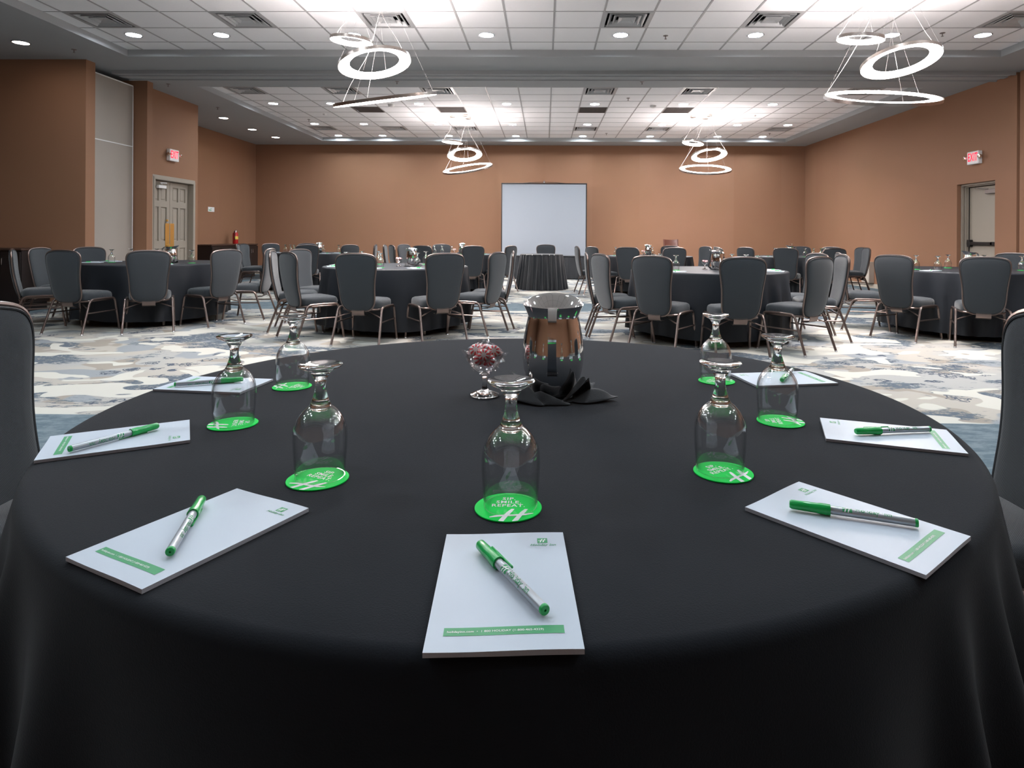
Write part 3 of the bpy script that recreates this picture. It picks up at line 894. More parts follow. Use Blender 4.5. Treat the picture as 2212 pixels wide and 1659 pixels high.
# (angle round the table, distance of the backrest from its centre)
CH = {'T1': [(262, 1.38), (299, 1.38), (335, 1.38), (216, 1.46), (186, 1.44), (158, 1.38), (8, 1.46)],
      'T2': [(267, 1.38), (305, 1.38), (229, 1.38), (338, 1.38), (194, 1.42), (3, 1.42), (161, 1.46)],
      'T3': [(233, 1.38), (268, 1.40), (203, 1.38), (180, 1.38), (305, 1.38), (350, 1.44), (12, 1.40)],
      'T4': [(169, 1.38), (209, 1.38), (245, 1.38), (34, 1.38), (310, 1.38)],
      'T5': [(147, 1.38), (200, 1.38), (112, 1.38), (289, 1.38), (325, 1.38), (8, 1.38), (176, 1.44)],
      'T6': [(292, 1.38), (112, 1.38), (330, 1.38), (189, 1.46), (212, 1.38), (154, 1.38), (250, 1.38)],
      'T7': [(245, 1.38), (281, 1.38), (188, 1.44), (212, 1.38), (22, 1.38), (60, 1.38)],
      'T8': [(240, 1.38), (206, 1.38), (276, 1.38), (350, 1.30), (9, 1.42), (38, 1.38), (66, 1.38), (166, 1.60)]}
for k, L_ in CH.items():
    cx, cy = TC[k]; info = []
    for a, rho in L_:
        an = R(a); bx, by = cx+rho*math.cos(an), cy+rho*math.sin(an)
        info.append((px_of(bx, by), an, rho))
    info.sort()
    for i, (_, an, rho) in enumerate(info):
        o = chair0 if not used[0] else copy_tree(chair0); used[0] = True
        ro = rho-.262
        o.location = (cx+ro*math.cos(an), cy+ro*math.sin(an), 0)
        o.rotation_euler = (0, 0, an+PI/2+R(rnd.uniform(-4, 4)))
        tag(o, 'grey banquet chair, %s at the %s' % (order(i, len(info)), TD[k]), 'chair', 'grey banquet chairs')
def chair_at(x, y, rz, label):
    o = copy_tree(chair0, (x, y, 0), rz, label, 'grey banquet chairs'); o['category'] = 'chair'; return o
chair_at(-1.16, 1.56, R(-90+3), 'large grey banquet chair cut off by the left picture edge')
chair_at(1.01, 1.575, R(90), 'large grey banquet chair cut off by the right picture edge')
chair_at(.02, 14.62, PI, 'grey banquet chair facing us behind the small round skirted table')

# ------------------------------------------------------------------ tables and cloths
def cloth_mesh(Rr, folds, zt, zb, n, rows, amp, flare=.05, seed=0, edge=.018):
    """round cloth: flat top, soft rounded rim, hanging folds that deepen downwards"""
    V = []; prof = []
    for r in (0.0, .3, .55, .75, .88, .95): prof.append((r*(Rr-edge), zt, 0))
    for k in range(6):
        a = PI/2*k/5; prof.append((Rr-edge+edge*math.sin(a), zt-edge+edge*math.cos(a), 0))
    H = zt-edge-zb
    for k in range(1, rows+1):
        u = (k/rows)**1.15; prof.append((Rr, zt-edge-H*u, u))
    F = []; idx = []
    for (r, z, u) in prof:
        if r == 0: idx.append([len(V)]*n); V.append((0, 0, z)); continue
        idx.append(list(range(len(V), len(V)+n)))
        for j in range(n):
            a = 2*PI*j/n
            f = folds(a)
            g_ = min(1, u*3.0)**.8
            rr = r+(flare*u**.8+amp*f*(g_*(.35+.65*u))) if u > 0 else r
            zz = z
            if u > 0: zz += .014*u*math.sin(a*3+seed)*1.0 - .02*u*max(0, -f)
            da = .035*u*math.cos(a*5+seed)
            V.append((rr*math.cos(a+da*.3), rr*math.sin(a+da*.3), zz))
    for i in range(len(prof)-1):
        A, B = idx[i], idx[i+1]
        for j in range(n):
            q = []
            for x in (A[j], A[(j+1) % n], B[(j+1) % n], B[j]):
                if x not in q: q.append(x)
            F.append(tuple(q))
    return MB().add(V, F)
def folds_generic(seed, nf=17):
    rr = random.Random(seed); ph = [rr.uniform(0, 6.28) for _ in range(6)]
    def f(a):
        w = a+.10*math.sin(3*a+ph[0])+.07*math.sin(5*a+ph[1])
        s_ = math.sin(nf*w)
        return .75*math.copysign(abs(s_)**.8, s_)*(.65+.35*math.sin(2*a+ph[2]))+.35*math.sin(6*a+ph[3])
    return f
cloths = [cloth_mesh(.885, folds_generic(s_, nf), .762, .085, 300, 16, .052, .035, s_).build('tablecloth', M['cloth2'], None, 70, link=False) for s_, nf in ((1, 17), (4, 20))]
def make_table(name='round_table'):
    t = empty(name)
    q = MB(); q.lathe([(0, .757), (.865, .757), (.868, .75), (.865, .735), (0, .735)], 64); q.build('tabletop', M['plywood'], t)
    for e in range(4):
        an = PI/4+e*PI/2
        q = MB(); q.tube([(.62*math.cos(an), .62*math.sin(an), .735), (.72*math.cos(an), .72*math.sin(an), .14)], .015, 8)
        q.tube([(.72*math.cos(an), .72*math.sin(an), .15), (.735*math.cos(an), .735*math.sin(an), 0.0)], [.022, .015], 10, mi=1)
        q.build('leg', [M['blk'], M['tleg']], t)
    return t
tb0 = make_table()
for i, (k, (cx, cy)) in enumerate(TC.items()):
    o = tb0 if i == 0 else copy_tree(tb0)
    o.location = (cx, cy, 0); o.rotation_euler = (0, 0, R((-6, -6, 4, 2, 10, 3, 20, 0)[i]))
    tag(o, 'round folding table under black cloth, %s' % TD[k], 'table', 'round banquet tables')
    c = cloths[i % 2].copy(); C.objects.link(c); c.location = (cx, cy, 0); c.rotation_euler = (0, 0, R(37*i))
    tag(c, 'floor-length black tablecloth on the %s' % TD[k], 'tablecloth', 'black round tablecloths')
for c in cloths: bpy.data.objects.remove(c)
# near table
NX, NY = -.0625, 1.433
o = copy_tree(tb0, (NX, NY, 0), R(0), 'round folding table under black cloth in the foreground', 'round banquet tables'); o['category'] = 'table'
FOLDS = [(-168, 5, 1.0), (-157, 3.5, .8), (-147, 3.6, 1.3), (-134, 2.6, 1.2), (-122, 4, 1.0), (-104, 8, .35), (-86, 9, .5), (-66, 6, .9), (-54, 2.6, 1.1), (-46, 2.8, 1.3), (-37, 2.8, 1.2), (-28, 4, 1.1), (-17, 4, .9), (-6, 4, 1), (176, 5, .9), (160, 6, 1)]
def near_folds(a):
    d_ = math.degrees((a+PI) % (2*PI)-PI); s_ = -.55
    for c_, w, h in FOLDS:
        x = (d_-c_+180) % 360-180
        s_ += 1.5*h*math.exp(-(x/w)**2)
    if 8 < d_ < 152: s_ += .5*math.sin(a*16)
    return s_
c = cloth_mesh(.882, near_folds, .762, .02, 900, 60, .055, .050, 2, .020).build('tablecloth', M['cloth'], None, 80)
c.location = (NX, NY, 0)
tag(c, 'large plain black tablecloth filling the foreground', 'tablecloth', 'black round tablecloths')

# ------------------------------------------------------------------ tabletop things
ZP = .7625
def sm(prof, it=2):
    """corner-cut smoothing of an open profile"""
    for _ in range(it):
        o = [prof[0]]
        for i in range(len(prof)-1):
            a, b = prof[i], prof[i+1]
            if i > 0: o.append((a[0]*.75+b[0]*.25, a[1]*.75+b[1]*.25))
            if i < len(prof)-2: o.append((a[0]*.25+b[0]*.75, a[1]*.25+b[1]*.75))
        o.append(prof[-1]); prof = o
    return prof
def make_goblet(name, n):
    t = empty(name)
    outer = sm([(.0368, 0), (.0372, .012), (.0392, .035), (.0402, .060), (.0385, .078), (.032, .092), (.024, .101), (.0165, .107)], 2)
    inner = sm([(.0150, .1035), (.0225, .0975), (.0305, .0885), (.0368, .076), (.0385, .060), (.0376, .035), (.0357, .012), (.0353, 0)], 2)
    MB().lathe(outer+inner, n, closed=True).build('bowl', M['thin'], t, 60)
    st = sm([(0, .099), (.010, .0995), (.0155, .1035), (.0168, .107), (.0150, .110), (.0118, .118), (.0088, .128), (.0078, .137), (.0082, .146), (.0115, .152), (.0145, .157), (0, .1585)], 1)
    MB().lathe(st, n).build('stem', M['glass'], t, 50)
    ft = [(0, .1572), (.014, .1575), (.020, .1605), (.0275, .1645), (.0325, .1680), (.0330, .1695), (.0320, .1705), (.024, .1698), (.012, .1678), (0, .1670)]
    MB().lathe(ft, n).build('foot', M['glass'], t, 50)
    return t
def emblem(size):
    """stylised italic H with a swooping crossbar"""
    mb = MB()
    def stroke(p0, p1, w0, w1, sh=.28):
        mb.add([(p0[0]-w0, p0[1], 0), (p0[0]+w0, p0[1], 0), (p1[0]+w1, p1[1], 0), (p1[0]-w1, p1[1], 0)], [(0, 1, 2, 3)])
    for x in (-.17, .22):
        pts = [(x-.16, -.52, .075), (x-.10, -.30, .078), (x+.0, .0, .072), (x+.11, .28, .070), (x+.19, .46, .045)]
        for a, b in zip(pts, pts[1:]): stroke(a[:2], b[:2], a[2], b[2])
    pts = [(-.62, -.10, .03), (-.45, -.03, .055), (-.2, .02, .045), (.1, .05, .045), (.4, .10, .05), (.62, .19, .012)]
    for (x0, y0, w0), (x1, y1, w1) in zip(pts, pts[1:]):
        mb.add([(x0, y0-w0, .00005), (x1, y1-w1, .00005), (x1, y1+w1, .00005), (x0, y0+w0, .00005)], [(0, 1, 2, 3)])
    return mb.xf(SC(size, size, 1))
def clip_disc(mb, r):
    """trim flat artwork to the coaster's round edge"""
    bm = bmesh.new(); me = bpy.data.meshes.new('c'); me.from_pydata(mb.v, [], mb.f); bm.from_mesh(me)
    for k in range(40):
        a = 2*PI*k/40; nrm = Vector((math.cos(a), math.sin(a), 0))
        bmesh.ops.bisect_plane(bm, geom=bm.verts[:]+bm.edges[:]+bm.faces[:], plane_co=nrm*r, plane_no=nrm, clear_outer=True)
    bm.verts.index_update()
    o = MB().add([v.co[:] for v in bm.verts], [tuple(v.index for v in f.verts) for f in bm.faces])
    bm.free(); bpy.data.meshes.remove(me); return o
CR = .0455
def make_coaster(name):
    t = empty(name)
    MB().lathe([(0, 0), (CR-.0004, 0), (CR, .0004), (CR, .0014), (CR-.0004, .0018), (0, .0018)], 64).build('coaster_board', M['coaster'], t)
    tm = MB()
    for s_, y in (('SIP.', .0215), ('SMILE.', .0105), ('REPEAT.', -.0005)):
        tm.join(text_mb(s_, .0118, align='CENTER', bold=.00018, space=1.1), T((0, y, 0)))
    tm.xf(T((0, 0, .0020))); tm.build('printed_slogan', M['white'], t, 0)
    em = emblem(.046).xf(T((.006, -.0285, 0))); em = clip_disc(em, CR-.0006); em.xf(T((0, 0, .0020))); em.build('printed_emblem', M['white'], t, 0)
    return t
def make_pad(name):
    """notepad, local x = width .142, y = height .22 (top is +y)"""
    t = empty(name); W, Hh = .142, .22
    q = MB(); n = 12
    def zc(x, y): return .0005*math.sin(x*40)+.0012*max(0, y/Hh-.25)**1.2
    V = []
    for lev in (0, 1):
        for j in range(n+1):
            for i in range(n+1):
                x, y = W*(i/n-.5), Hh*(j/n-.5)
                V.append((x, y, (.0048+zc(x, y)) if lev else max(0, zc(x, y)*.6)))
    F = []; K = (n+1)**2
    for j in range(n):
        for i in range(n):
            a = j*(n+1)+i; F.append((a, a+1, a+n+2, a+n+1)); F.append((K+a, K+a+n+1, K+a+n+2, K+a+1))
    mi = [1, 0]*(n*n)
    E = []
    for i in range(n):
        E += [(i, i+1, K+i+1, K+i), (n*(n+1)+i, n*(n+1)+i+1, K+n*(n+1)+i+1, K+n*(n+1)+i)]
        E += [(i*(n+1), (i+1)*(n+1), K+(i+1)*(n+1), K+i*(n+1)), (i*(n+1)+n, (i+1)*(n+1)+n, K+(i+1)*(n+1)+n, K+i*(n+1)+n)]
    q.add(V, F+E); q.m = mi+[1]*len(E)
    q.build('page_block', [M['paper'], M['pageedge']], t, 30)
    def lift(mb, dz):
        mb.v = [(x, y, .0048+zc(x, y)+dz) for x, y, z in mb.v]; return mb
    bar = MB(); m_ = 20
    for k in range(m_):
        x0, x1 = -.0555+.111*k/m_, -.0555+.111*(k+1)/m_
        bar.quad((x0, -.0875, 0), (x1, -.0875, 0), (x1, -.0755, 0), (x0, -.0755, 0))
    lift(bar, .00022).build('green_footer_bar', M['gprint'], t, 0)
    tx = text_mb('holidayinn.com  \u2022  1 800 HOLIDAY (1-800-465-4329)', .0041, bold=.00003).xf(T((-.0525, -.0829, 0)))
    lift(tx, .0004).build('footer_text', M['white'], t, 0)
    lg = MB().quad((.0385, .083, 0), (.0505, .083, 0), (.0505, .0945, 0), (.0385, .0945, 0))
    lift(lg, .00022).build('logo_square', M['gprint'], t, 0)
    em = emblem(.0085).xf(T((.0445, .0888, 0))); lift(em, .0004).build('logo_emblem', M['white'], t, 0)
    tx = text_mb('Holiday Inn', .0066, shear=.35, bold=.00005, align='CENTER').xf(T((.0445, .0765, 0)))
    lift(tx, .0003).build('logo_text', M['gprint'], t, 0)
    return t
PLEN = .150
def make_pen(name):
    """pen lying along +x, cap end at x=0, axis at z=0"""
    t = empty(name); r = .0051
    q = MB(); q.lathe([(0, 0), (.0044, .0004), (.0058, .003), (.0062, .02), (.0063, .034), (.0070, .038), (.0070, .050), (.0060, .050), (0, .050)], 24); q.xf(RY(PI/2))
    q.box((.045, .0072, 0), (.050, .0022, .0034), .0007)
    q.build('pen_cap', M['gplastic'], t)
    q = MB(); q.lathe([(0, .046), (r, .046), (r, .147), (0, .147)], 24); q.xf(RY(PI/2)); q.build('barrel', M['splastic'], t)
    q = MB(); q.lathe([(0, .1462), (.0052, .1462), (.0052, .1492), (.0047, .1500), (.0012, .1500), (.0012, .1475), (0, .1475)], 20); q.xf(RY(PI/2)); q.build('end_plug', M['gplastic'], t)
    # wrap flat print on the barrel: u along x, v around
    def wrap(mb, dr):
        o = []
        for x, y, z in mb.v:
            a = y/r; o.append((x, math.sin(a)*(r+dr), math.cos(a)*(r+dr)))
        mb.v = o; return mb
    bx = MB(); m_ = 8
    for k in range(m_):
        y0, y1 = -.0050+.010*k/m_, -.0050+.010*(k+1)/m_
        bx.quad((.064, y0, 0), (.0755, y0, 0), (.0755, y1, 0), (.064, y1, 0))
    wrap(bx, .00008).build('printed_square', M['gprint'], t, 0)
    em = emblem(.0100).xf(T((.070, 0, 0))); wrap(em, .0003).build('printed_emblem', M['white'], t, 0)
    tx = text_mb('Holiday Inn', .0092, bold=.00010).xf(T((.0785, -.0028, 0))); wrap(tx, .00035).build('printed_name', M['gprint'], t, 0)
    return t
def make_pitcher(name, n=64, lid=False):
    """steel water pitcher; handle towards -y, spout towards +y"""
    t = empty(name)
    prof = sm([(0, .002), (.040, .0), (.049, .003), (.056, .02), (.065, .045), (.0705, .078), (.0708, .100), (.0685, .128), (.0630, .158), (.0590, .175), (.0585, .184)], 2)
    prof2 = prof+[(.0565, .184), (.0565, .176)]+[(r-.003, z) for r, z in reversed(prof[1:-3]) if z > .01]+[(0, .012)]
    MB().lathe(prof2, n).build('pitcher_body', M['steel'], t, 50)
    V = []; rows = 8
    def rim(a, u):
        """flared collar: wide sides, long spout at the back, low at the handle"""
        s_ = math.sin(a); c = math.cos(a)
        sp_ = max(0, s_)**2.2; side = abs(c)**2
        r1 = .0620+.0085*side+.034*sp_
        r0 = .0590
        r = r0+(r1-r0)*(u**1.35); z = .180+(.0255+.020*sp_-.002*max(0, -s_)+.002*side)*u
        return r, z
    for th in (0, 1):
        for k in range(rows+1):
            u = k/rows
            for j in range(n):
                a = 2*PI*j/n; r, z = rim(a, u); r -= .0018*th
                V.append((r*math.cos(a), r*math.sin(a), z))
    F = []; K = (rows+1)*n
    for th in (0, 1):
        for k in range(rows):
            for j in range(n):
                a = th*K+k*n; F.append((a+j, a+(j+1) % n, a+n+(j+1) % n, a+n+j))
    for k in (0, rows):
        for j in range(n): F.append((k*n+j, k*n+(j+1) % n, K+k*n+(j+1) % n, K+k*n+j))
    MB().add(V, F).build('flared_rim', M['steel'], t, 60)
    path = sm([(-.058, .199), (-.068, .205), (-.088, .200), (-.105, .180), (-.110, .145), (-.105, .105), (-.092, .075), (-.076, .060), (-.064, .057)], 2)
    V = []; w = []
    for i, (y, z) in enumerate(path):
        a = path[max(0, i-1)]; b = path[min(len(path)-1, i+1)]; tx_, tz = b[0]-a[0], b[1]-a[1]; l = math.hypot(tx_, tz) or 1
        nx, nz = -tz/l, tx_/l
        hw = .0130-.004*math.sin(PI*i/(len(path)-1))**.6; th = .0035
        for sx_, sn in ((-1, -1), (1, -1), (1.0, 1), (-1.0, 1)):
            V.append((sx_*hw, y+nx*th*sn, z+nz*th*sn))
    m_ = len(path); F = [(i*4+e, i*4+(e+1) % 4, i*4+4+(e+1) % 4, i*4+4+e) for i in range(m_-1) for e in range(4)]+[(3, 2, 1, 0), (m_*4-4, m_*4-3, m_*4-2, m_*4-1)]
    MB().add(V, F).build('handle', M['steel'], t, 50)
    if lid:
        q = MB(); q.lathe([(0, .006), (.03, .005), (.055, 0), (.055, -.002), (0, .002)], 24); q.lathe([(0, .022), (.008, .018), (.006, .006), (0, .006)], 12)
        q.xf(T((0, -.03, .235)) @ RX(R(28))); q.build('lid', M['steel'], t)
    return t
def make_dish(name, n):
    t = empty(name)
    ft = [(0, 0), (.030, 0), (.0335, .0015), (.033, .004), (.022, .0085), (.010, .013), (.0062, .018), (.0050, .028), (.0052, .040), (.0075, .047), (.012, .051), (0, .054)]
    MB().lathe(ft, n).build('stem_foot', M['glass'], t, 50)
    o_ = sm([(.008, .0525), (.020, .058), (.031, .068), (.0385, .080), (.0425, .093), (.0435, .100)], 1)
    i_ = [(r-.0018, z+.0012) for r, z in reversed(o_)]
    MB().lathe(o_+i_, n, closed=False).build('bowl', M['thin'], t, 60)
    return t
def mint_mesh():
    mb = MB(); n = 32; prof = sm([(0, .0055), (.006, .0057), (.0105, .0035), (.0112, 0), (.0105, -.0035), (.006, -.0057), (0, -.0055)], 1)
    mb.lathe(prof, n)
    m_ = []
    for f in mb.f:
        cx = sum(mb.v[i][0] for i in f)/len(f); cy = sum(mb.v[i][1] for i in f)/len(f)
        a = math.atan2(cy, cx)+.0; r = math.hypot(cx, cy)
        m_.append(1 if (r > .0052 and int((a+PI)/(2*PI)*16) % 2 == 0) else 0)
    mb.m = m_; return mb
def make_mint(name, wrapped=True):
    t = mint_mesh().build(name, [M['mintw'], M['mintr']], None, 50)
    if wrapped:
        q = MB(); n = 20; V = []
        prof = [(-.024, .0075), (-.019, .006), (-.014, .0018), (-.0125, .004), (-.0115, .0085), (0, .0098), (.0115, .0085), (.0125, .004), (.014, .0018), (.019, .006), (.024, .0075)]
        for i, (x, r) in enumerate(prof):
            for j in range(n):
                a = 2*PI*j/n; k = 1+.25*math.sin(a*5+i)*(abs(x) > .013)
                flat = .72 if abs(x) < .012 else .35
                w_ = 1.22 if abs(x) < .012 else 1.5
                V.append((x, r*w_*k*math.cos(a), r*flat*k*math.sin(a)))
        F = [(i*n+j, i*n+(j+1) % n, (i+1)*n+(j+1) % n, (i+1)*n+j) for i in range(len(prof)-1) for j in range(n)]
        q.add(V, F).build('clear_wrapper', M['wrapper'], t, 50)
    return t
def make_napkin(name, detail=True):
    """black napkin folded into a star of stiff points under the pitcher"""
    t = empty(name)
    q = MB(); q.lathe([(0, 0), (.066, 0), (.070, .002), (.066, .0045), (0, .0045)], 32); q.build('flat_fold', M['napkin'], t)
    # petal: (direction deg, reach, half width, tip height, belly height, skew)
    P = [(-148, .112, .056, .008, .034, .2), (-110, .094, .058, .002, .024, -.3), (-42, .104, .034, .056, .034, .4), (-14, .150, .042, .008, .022, -.2), (152, .112, .034, .044, .020, .2), (70, .10, .035, .03, .02, .1), (25, .11, .035, .02, .02, .2)]
    for (dg, reach, hw, tip, belly, sk) in P:
        a = R(dg); n1, n2 = 14, 12; V = []
        for i in range(n1+1):
            u = i/n1; rad = .050+(reach-.050)*u
            w = hw*(1-u**1.8)*(.9+.4*math.sin(u*PI))+.002
            for j in range(n2+1):
                v = j/n2*2-1
                z = belly*math.sin(min(1, u*1.15)*PI)**.7*(1-abs(v)**1.12)+tip*u**1.6+.002
                if i == 0: z = .003+belly*.3*(1-abs(v))
                off = w*v+sk*.02*math.sin(u*PI)
                V.append((rad*math.cos(a)-off*math.sin(a), rad*math.sin(a)+off*math.cos(a), max(.0012, z)))
        F = [(i*(n2+1)+j, i*(n2+1)+j+1, (i+1)*(n2+1)+j+1, (i+1)*(n2+1)+j) for i in range(n1) for j in range(n2)]
        nv = len(V); V2 = V+[(x, y, max(0.0, z-.0016)) for x, y, z in V]
        F2 = F+[tuple(nv+k for k in reversed(f)) for f in F]
        for i in range(n1):
            for j in (0, n2):
                k = i*(n2+1)+j; F2.append((k, k+n2+1, k+n2+1+nv, k+nv))
        for j in range(n2):
            for i in (0, n1):
                k = i*(n2+1)+j; F2.append((k, k+1, k+1+nv, k+nv))
        MB().add(V2, F2).build('folded_point', M['napkin'], t, 60)
    return t

gob = make_goblet('water_goblet', 64); coa = make_coaster('round_coaster'); pad = make_pad('notepad'); pen = make_pen('ballpoint_pen')
# near place settings: coaster x, y, rotation, goblet shift
SET = [(-.048, .858, 0, 'in the middle, nearest the camera', (.003, .006)), (-.341, .950, -25, 'at front left', (.000, .010)), (.281, .997, 33, 'at front right', (-.003, .008)),
       (.474, 1.278, 82, 'at right beside the right notepad', (-.005, .004)), (.442, 1.633, 115, 'at far right, farthest back', (-.003, .0)),
       (-.605, 1.222, -70, 'at left beside the left notepad', (.0, .004)), (-.613, 1.530, -105, 'at far left, farthest back', (.002, 0))]
for i, (x, y, rz, nm, sh) in enumerate(SET):
    c = coa if i == 0 else copy_tree(coa)
    c.location = (x, y, ZP); c.rotation_euler = (0, 0, R(rz)); tag(c, 'bright green round coaster %s of the near table' % nm, 'coaster', 'green coasters on the near table')
    g_ = gob if i == 0 else copy_tree(gob)
    g_.location = (x+sh[0], y+sh[1], ZP+.0019); tag(g_, 'upside-down clear goblet %s of the near table' % nm, 'glass', 'upturned goblets on the near table')
PADS = [(-.040, .664, -2.5+5, 'nearest the camera'), (-.425, .771, -26.5+0, 'at front left corner'), (.397, .821, 39, 'at front right corner'), (-.757, 1.117, -57, 'at the left edge'), (.639, 1.189, 70, 'at the right edge'), (-.800, 1.535, -93, 'behind the left goblet'), (.622, 1.655, 103, 'behind the right goblet')]
PADROT = {}
def pad_angle(a, b):  # pad "up" direction from bottom centre to top centre
    return math.atan2(b[1]-a[1], b[0]-a[0])-PI/2
PT = [((.036-.104)/2, (.559+.550)/2, (-.118+.024)/2, (.769+.778)/2), ((-.536-.411)/2, (.706+.640)/2, (-.440-.313)/2, (.902+.835)/2), ((.525+.412)/2, (.780+.692)/2, (.270+.381)/2, (.861+.951)/2),
      ((-.895-.810)/2, (1.126+.999)/2, (-.701-.622)/2, (1.233+1.111)/2), ((.721+.769)/2, (1.083+1.220)/2, (.556+.510)/2, (1.293+1.158)/2), ((-.914-.922)/2, (1.462+1.629)/2, (-.683-.695)/2, (1.588+1.452)/2), ((.706+.747)/2, (1.747+1.607)/2, (.501+.522)/2, (1.699+1.575)/2)]
for i, ((x, y, _, nm), (ax, ay, bx, by)) in enumerate(zip(PADS, PT)):
    o = pad if i == 0 else copy_tree(pad)
    o.location = ((ax+bx)/2, (ay+by)/2, ZP); o.rotation_euler = (0, 0, pad_angle((ax, ay), (bx, by)))
    tag(o, 'white notepad with green footer bar %s of the near table' % nm, 'notepad', 'notepads on the near table')
PENS = [((-.074, .732), (.004, .600), 25, 'nearest'), ((-.461, .847), (-.416, .694), -60, 'front left'), ((.329, .854), (.472, .800), 10, 'front right'), ((-.720, 1.170), (-.787, 1.036), -95, 'left edge'), ((.575, 1.180), (.718, 1.199), 35, 'right edge'),
        ((-.745, 1.556), (-.878, 1.494), -120, 'far left'), ((.596, 1.600), (.668, 1.722), 150, 'far right')]
for i, (a, b, roll, nm) in enumerate(PENS):
    o = pen if i == 0 else copy_tree(pen)
    an = math.atan2(b[1]-a[1], b[0]-a[0])
    o.location = (a[0], a[1], ZP+.0052+.0068)
    o.rotation_euler = (R(roll), 0, an)
    tag(o, 'green-capped silver pen lying on the %s notepad of the near table' % nm, 'pen', 'pens on the near notepads')
nap = make_napkin('folded_napkin'); nap.location = (.020, 1.465, ZP); tag(nap, 'black napkin folded in points under the large steel pitcher', 'napkin', 'folded black napkins')
pit = make_pitcher('water_pitcher'); pit.location = (.020, 1.465, ZP+.0052); tag(pit, 'large shiny steel water pitcher on the near table', 'pitcher', 'steel water pitchers')
pit.rotation_euler = (0, 0, R(-2))
dish = make_dish('candy_dish', 48); dish.location = (-.138, 1.464, ZP); tag(dish, 'stemmed glass candy dish beside the large pitcher', 'dish', 'glass candy dishes')
mint = make_mint('peppermint_candy')
MP = [(0, -.020, .098, 78, 0, 0), (-.021, -.005, .106, 60, -25, 20), (.022, -.006, .104, 65, 30, -15), (.006, .012, .108, 20, 10, 40), (-.014, .018, .103, 40, -30, 10), (.026, .014, .100, 30, 40, 70), (-.012, -.012, .086, 70, -20, 50), (.013, -.014, .085, 75, 25, -40), (0, .006, .091, 10, 0, 0), (-.026, .010, .101, 50, -40, -60), (.004, -.004, .078, 20, 15, 30)]
for i, (x, y, z, rx, ry, rz) in enumerate(MP):
    o = mint if i == 0 else copy_tree(mint)
    o.location = (-.138+x, 1.464+y, ZP+z); o.rotation_euler = (R(rx), R(ry), R(rz)); o.scale = (1.22, 1.22, 1.22)
    tag(o, 'red and white wrapped peppermint in the near glass dish', 'candy', 'peppermints in the near dish')

# ---- the other tables: same things, seen small
g2 = make_goblet('water_goblet', 20)
c2 = MB().lathe([(0, 0), (CR, 0), (CR, .0018), (0, .0018)], 24).build('round_coaster', M['coaster'])
p2m = MB().box((0, 0, .003), (.142, .22, .006)); p2m.box((0, -.0815, .0062), (.111, .012, .0004), mi=1); p2 = p2m.build('notepad', [M['paper'], M['gprint']], None, 0)
q = MB(); q.lathe([(0, 0), (.0048, .002), (.0052, .05), (0, .05)], 10, mi=1); q.lathe([(0, .05), (.0042, .05), (.0042, .15), (0, .15)], 10); q.xf(RY(PI/2)); n2_ = q.build('ballpoint_pen', [M['splastic'], M['gplastic']])
nap2 = make_napkin('folded_napkin')
pit2 = make_pitcher('water_pitcher', 40); pitl = make_pitcher('water_pitcher', 40, lid=True)
dish2 = make_dish('candy_dish', 20); mint2 = make_mint('peppermint_candy', False)
protos = [g2, c2, p2, n2_, nap2, pit2, pitl, dish2, mint2]
# goblet positions: offset angle from the table centre, radius
GB = {'T1': [(188, .55), (150, .62), (120, .50), (95, .45), (318, .52), (345, .60)],
      'T2': [(150, .60), (128, .55), (200, .60), (262, .50), (312, .50), (60, .55)],
      'T3': [(205, .45), (170, .62), (140, .62), (28, .60), (48, .62), (350, .55)],
      'T4': [(185, .60), (212, .58), (262, .35), (80, .40), (30, .50), (345, .62), (325, .66)],
      'T5': [(178, .52), (160, .50), (200, .30), (150, .30), (330, .45), (10, .62)],
      'T6': [(186, .58), (200, .55), (215, .50), (235, .42), (262, .30), (300, .35), (355, .45)],
      'T7': [(182, .66), (215, .60), (205, .30), (60, .25), (20, .40)],
      'T8': [(185, .48), (285, .25), (310, .35), (330, .45), (345, .52), (0, .55)]}
PB = {'T1': [(196, .74), (168, .72), (310, .74)], 'T2': [(178, .72), (262, .74), (205, .72), (300, .74), (5, .72)], 'T3': [(228, .72), (355, .70), (332, .72)], 'T4': [(213, .76), (318, .74), (345, .78)],
      'T5': [(185, .70), (318, .70), (345, .72)], 'T6': [(236, .70), (258, .70), (330, .70)], 'T7': [(195, .70), (290, .70)], 'T8': [(200, .70), (310, .72), (335, .70)]}
PI_ = {'T1': (.30, -.15, -80, 0), 'T2': (.20, -.05, 20, 0), 'T3': (.12, .05, 30, 1), 'T4': (.02, -.1, 95, 0), 'T5': (.22, 0, 0, 0), 'T6': (.12, .05, -10, 0), 'T7': (.0, -.02, 10, 0), 'T8': (-.12, .05, 60, 1)}
DI = {'T2': (.05, -.1), 'T3': (-.02, .05), 'T6': (-.03, .0), 'T7': (-.10, .0)}
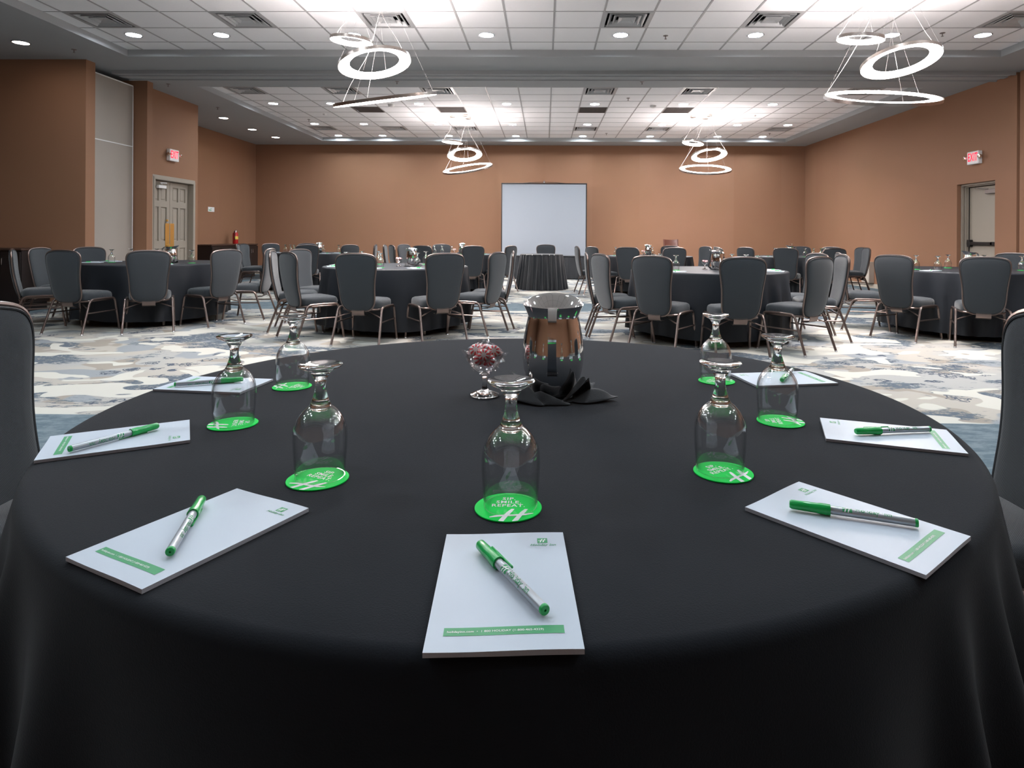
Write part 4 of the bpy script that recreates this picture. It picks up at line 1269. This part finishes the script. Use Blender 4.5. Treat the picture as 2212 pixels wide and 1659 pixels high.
for k, (cx, cy) in TC.items():
    for nm, proto, lst, cat, grp, txt in (('g', g2, GB[k], 'glass', 'goblets on the farther tables', 'upside-down clear goblet, %s on the %s'),):
        pos = sorted((px_of(cx+r*math.cos(R(a)), cy+r*math.sin(R(a))), cx+r*math.cos(R(a)), cy+r*math.sin(R(a)), a) for a, r in lst)
        for i, (_, x, y, a) in enumerate(pos):
            copy_tree(g2, (x, y, ZP+.0019), 0, txt % (order(i, len(pos)), TD[k]), grp)['category'] = cat
            o = copy_tree(c2, (x, y, ZP), R(a+90), 'green coaster, %s on the %s' % (order(i, len(pos)), TD[k]), 'coasters on the farther tables'); o['category'] = 'coaster'
    pos = sorted((px_of(cx+r*math.cos(R(a)), cy+r*math.sin(R(a))), cx+r*math.cos(R(a)), cy+r*math.sin(R(a)), a) for a, r in PB[k])
    for i, (_, x, y, a) in enumerate(pos):
        rz = R(a+90); o = copy_tree(p2, (x, y, ZP), rz, 'white notepad, %s on the %s' % (order(i, len(pos)), TD[k]), 'notepads on the farther tables'); o['category'] = 'notepad'
        an = rz+PI/2+.5
        o = copy_tree(n2_, (x-.07*math.cos(an), y-.07*math.sin(an), ZP+.0115), an, 'green-capped pen, %s on the %s' % (order(i, len(pos)), TD[k]), 'pens on the farther tables'); o['category'] = 'pen'
    dx, dy, rz, lid = PI_[k]
    o = copy_tree(nap2, (cx+dx, cy+dy, ZP), R(rz), 'folded black napkin under the pitcher on the %s' % TD[k], 'folded black napkins'); o['category'] = 'napkin'
    o = copy_tree(pitl if lid else pit2, (cx+dx, cy+dy, ZP+.0052), R(rz), 'steel water pitcher on the %s' % TD[k], 'steel water pitchers'); o['category'] = 'pitcher'
    if k in DI:
        dx, dy = DI[k]
        o = copy_tree(dish2, (cx+dx, cy+dy, ZP), 0, 'small glass candy dish on the %s' % TD[k], 'glass candy dishes'); o['category'] = 'dish'
        for (x, y, z, rx, ry, rz) in MP[:6]:
            o = copy_tree(mint2, (cx+dx+x, cy+dy+y, ZP+z-.006), None, 'peppermint in the candy dish on the %s' % TD[k], 'peppermints on the %s' % TD[k]); o['category'] = 'candy'
            o.rotation_euler = (R(rx), R(ry), R(rz))
def kill(o):
    for c in list(o.children): kill(c)
    bpy.data.objects.remove(o)
for p_ in protos: kill(p_)

# ------------------------------------------------------------------ camera, world, view
cam = bpy.data.cameras.new('camera'); co = bpy.data.objects.new('camera', cam); C.objects.link(co)
yaw, pitch, roll = .0168, -.0005, .0056
fw = Vector((-math.sin(yaw), math.cos(yaw), 0)); r_ = Vector((math.cos(yaw), math.sin(yaw), 0)); up = Vector((0, 0, 1))
fw, up = fw*math.cos(pitch)+up*math.sin(pitch), up*math.cos(pitch)-fw*math.sin(pitch)
r_, up = r_*math.cos(roll)+up*math.sin(roll), up*math.cos(roll)-r_*math.sin(roll)
m3 = Matrix((r_, up, -fw)).transposed()
co.matrix_world = T((0, 0, 1.13)) @ m3.to_4x4()
cam.sensor_width = 36; cam.lens = 36*1368.13/2212
cam.shift_x = -48.48/2212; cam.shift_y = -316.7/2212
cam.clip_start = .02; cam.clip_end = 60
S.camera = co
w = bpy.data.worlds.new('world'); S.world = w; w.use_nodes = True
w.node_tree.nodes['Background'].inputs[0].default_value = (.6, .65, .7, 1); w.node_tree.nodes['Background'].inputs[1].default_value = .02
S.view_settings.view_transform = 'Standard'; S.view_settings.look = 'None'; S.view_settings.gamma = 1
S.view_settings.use_curve_mapping = False; S.view_settings.exposure = 2.15
cy_ = S.cycles
cy_.use_denoising = True
cy_.max_bounces = 12; cy_.diffuse_bounces = 4; cy_.glossy_bounces = 4; cy_.transmission_bounces = 10; cy_.transparent_max_bounces = 16
cy_.caustics_reflective = False; cy_.caustics_refractive = False
cy_.sample_clamp_indirect = 14; cy_.sample_clamp_direct = 0
cy_.use_light_tree = True
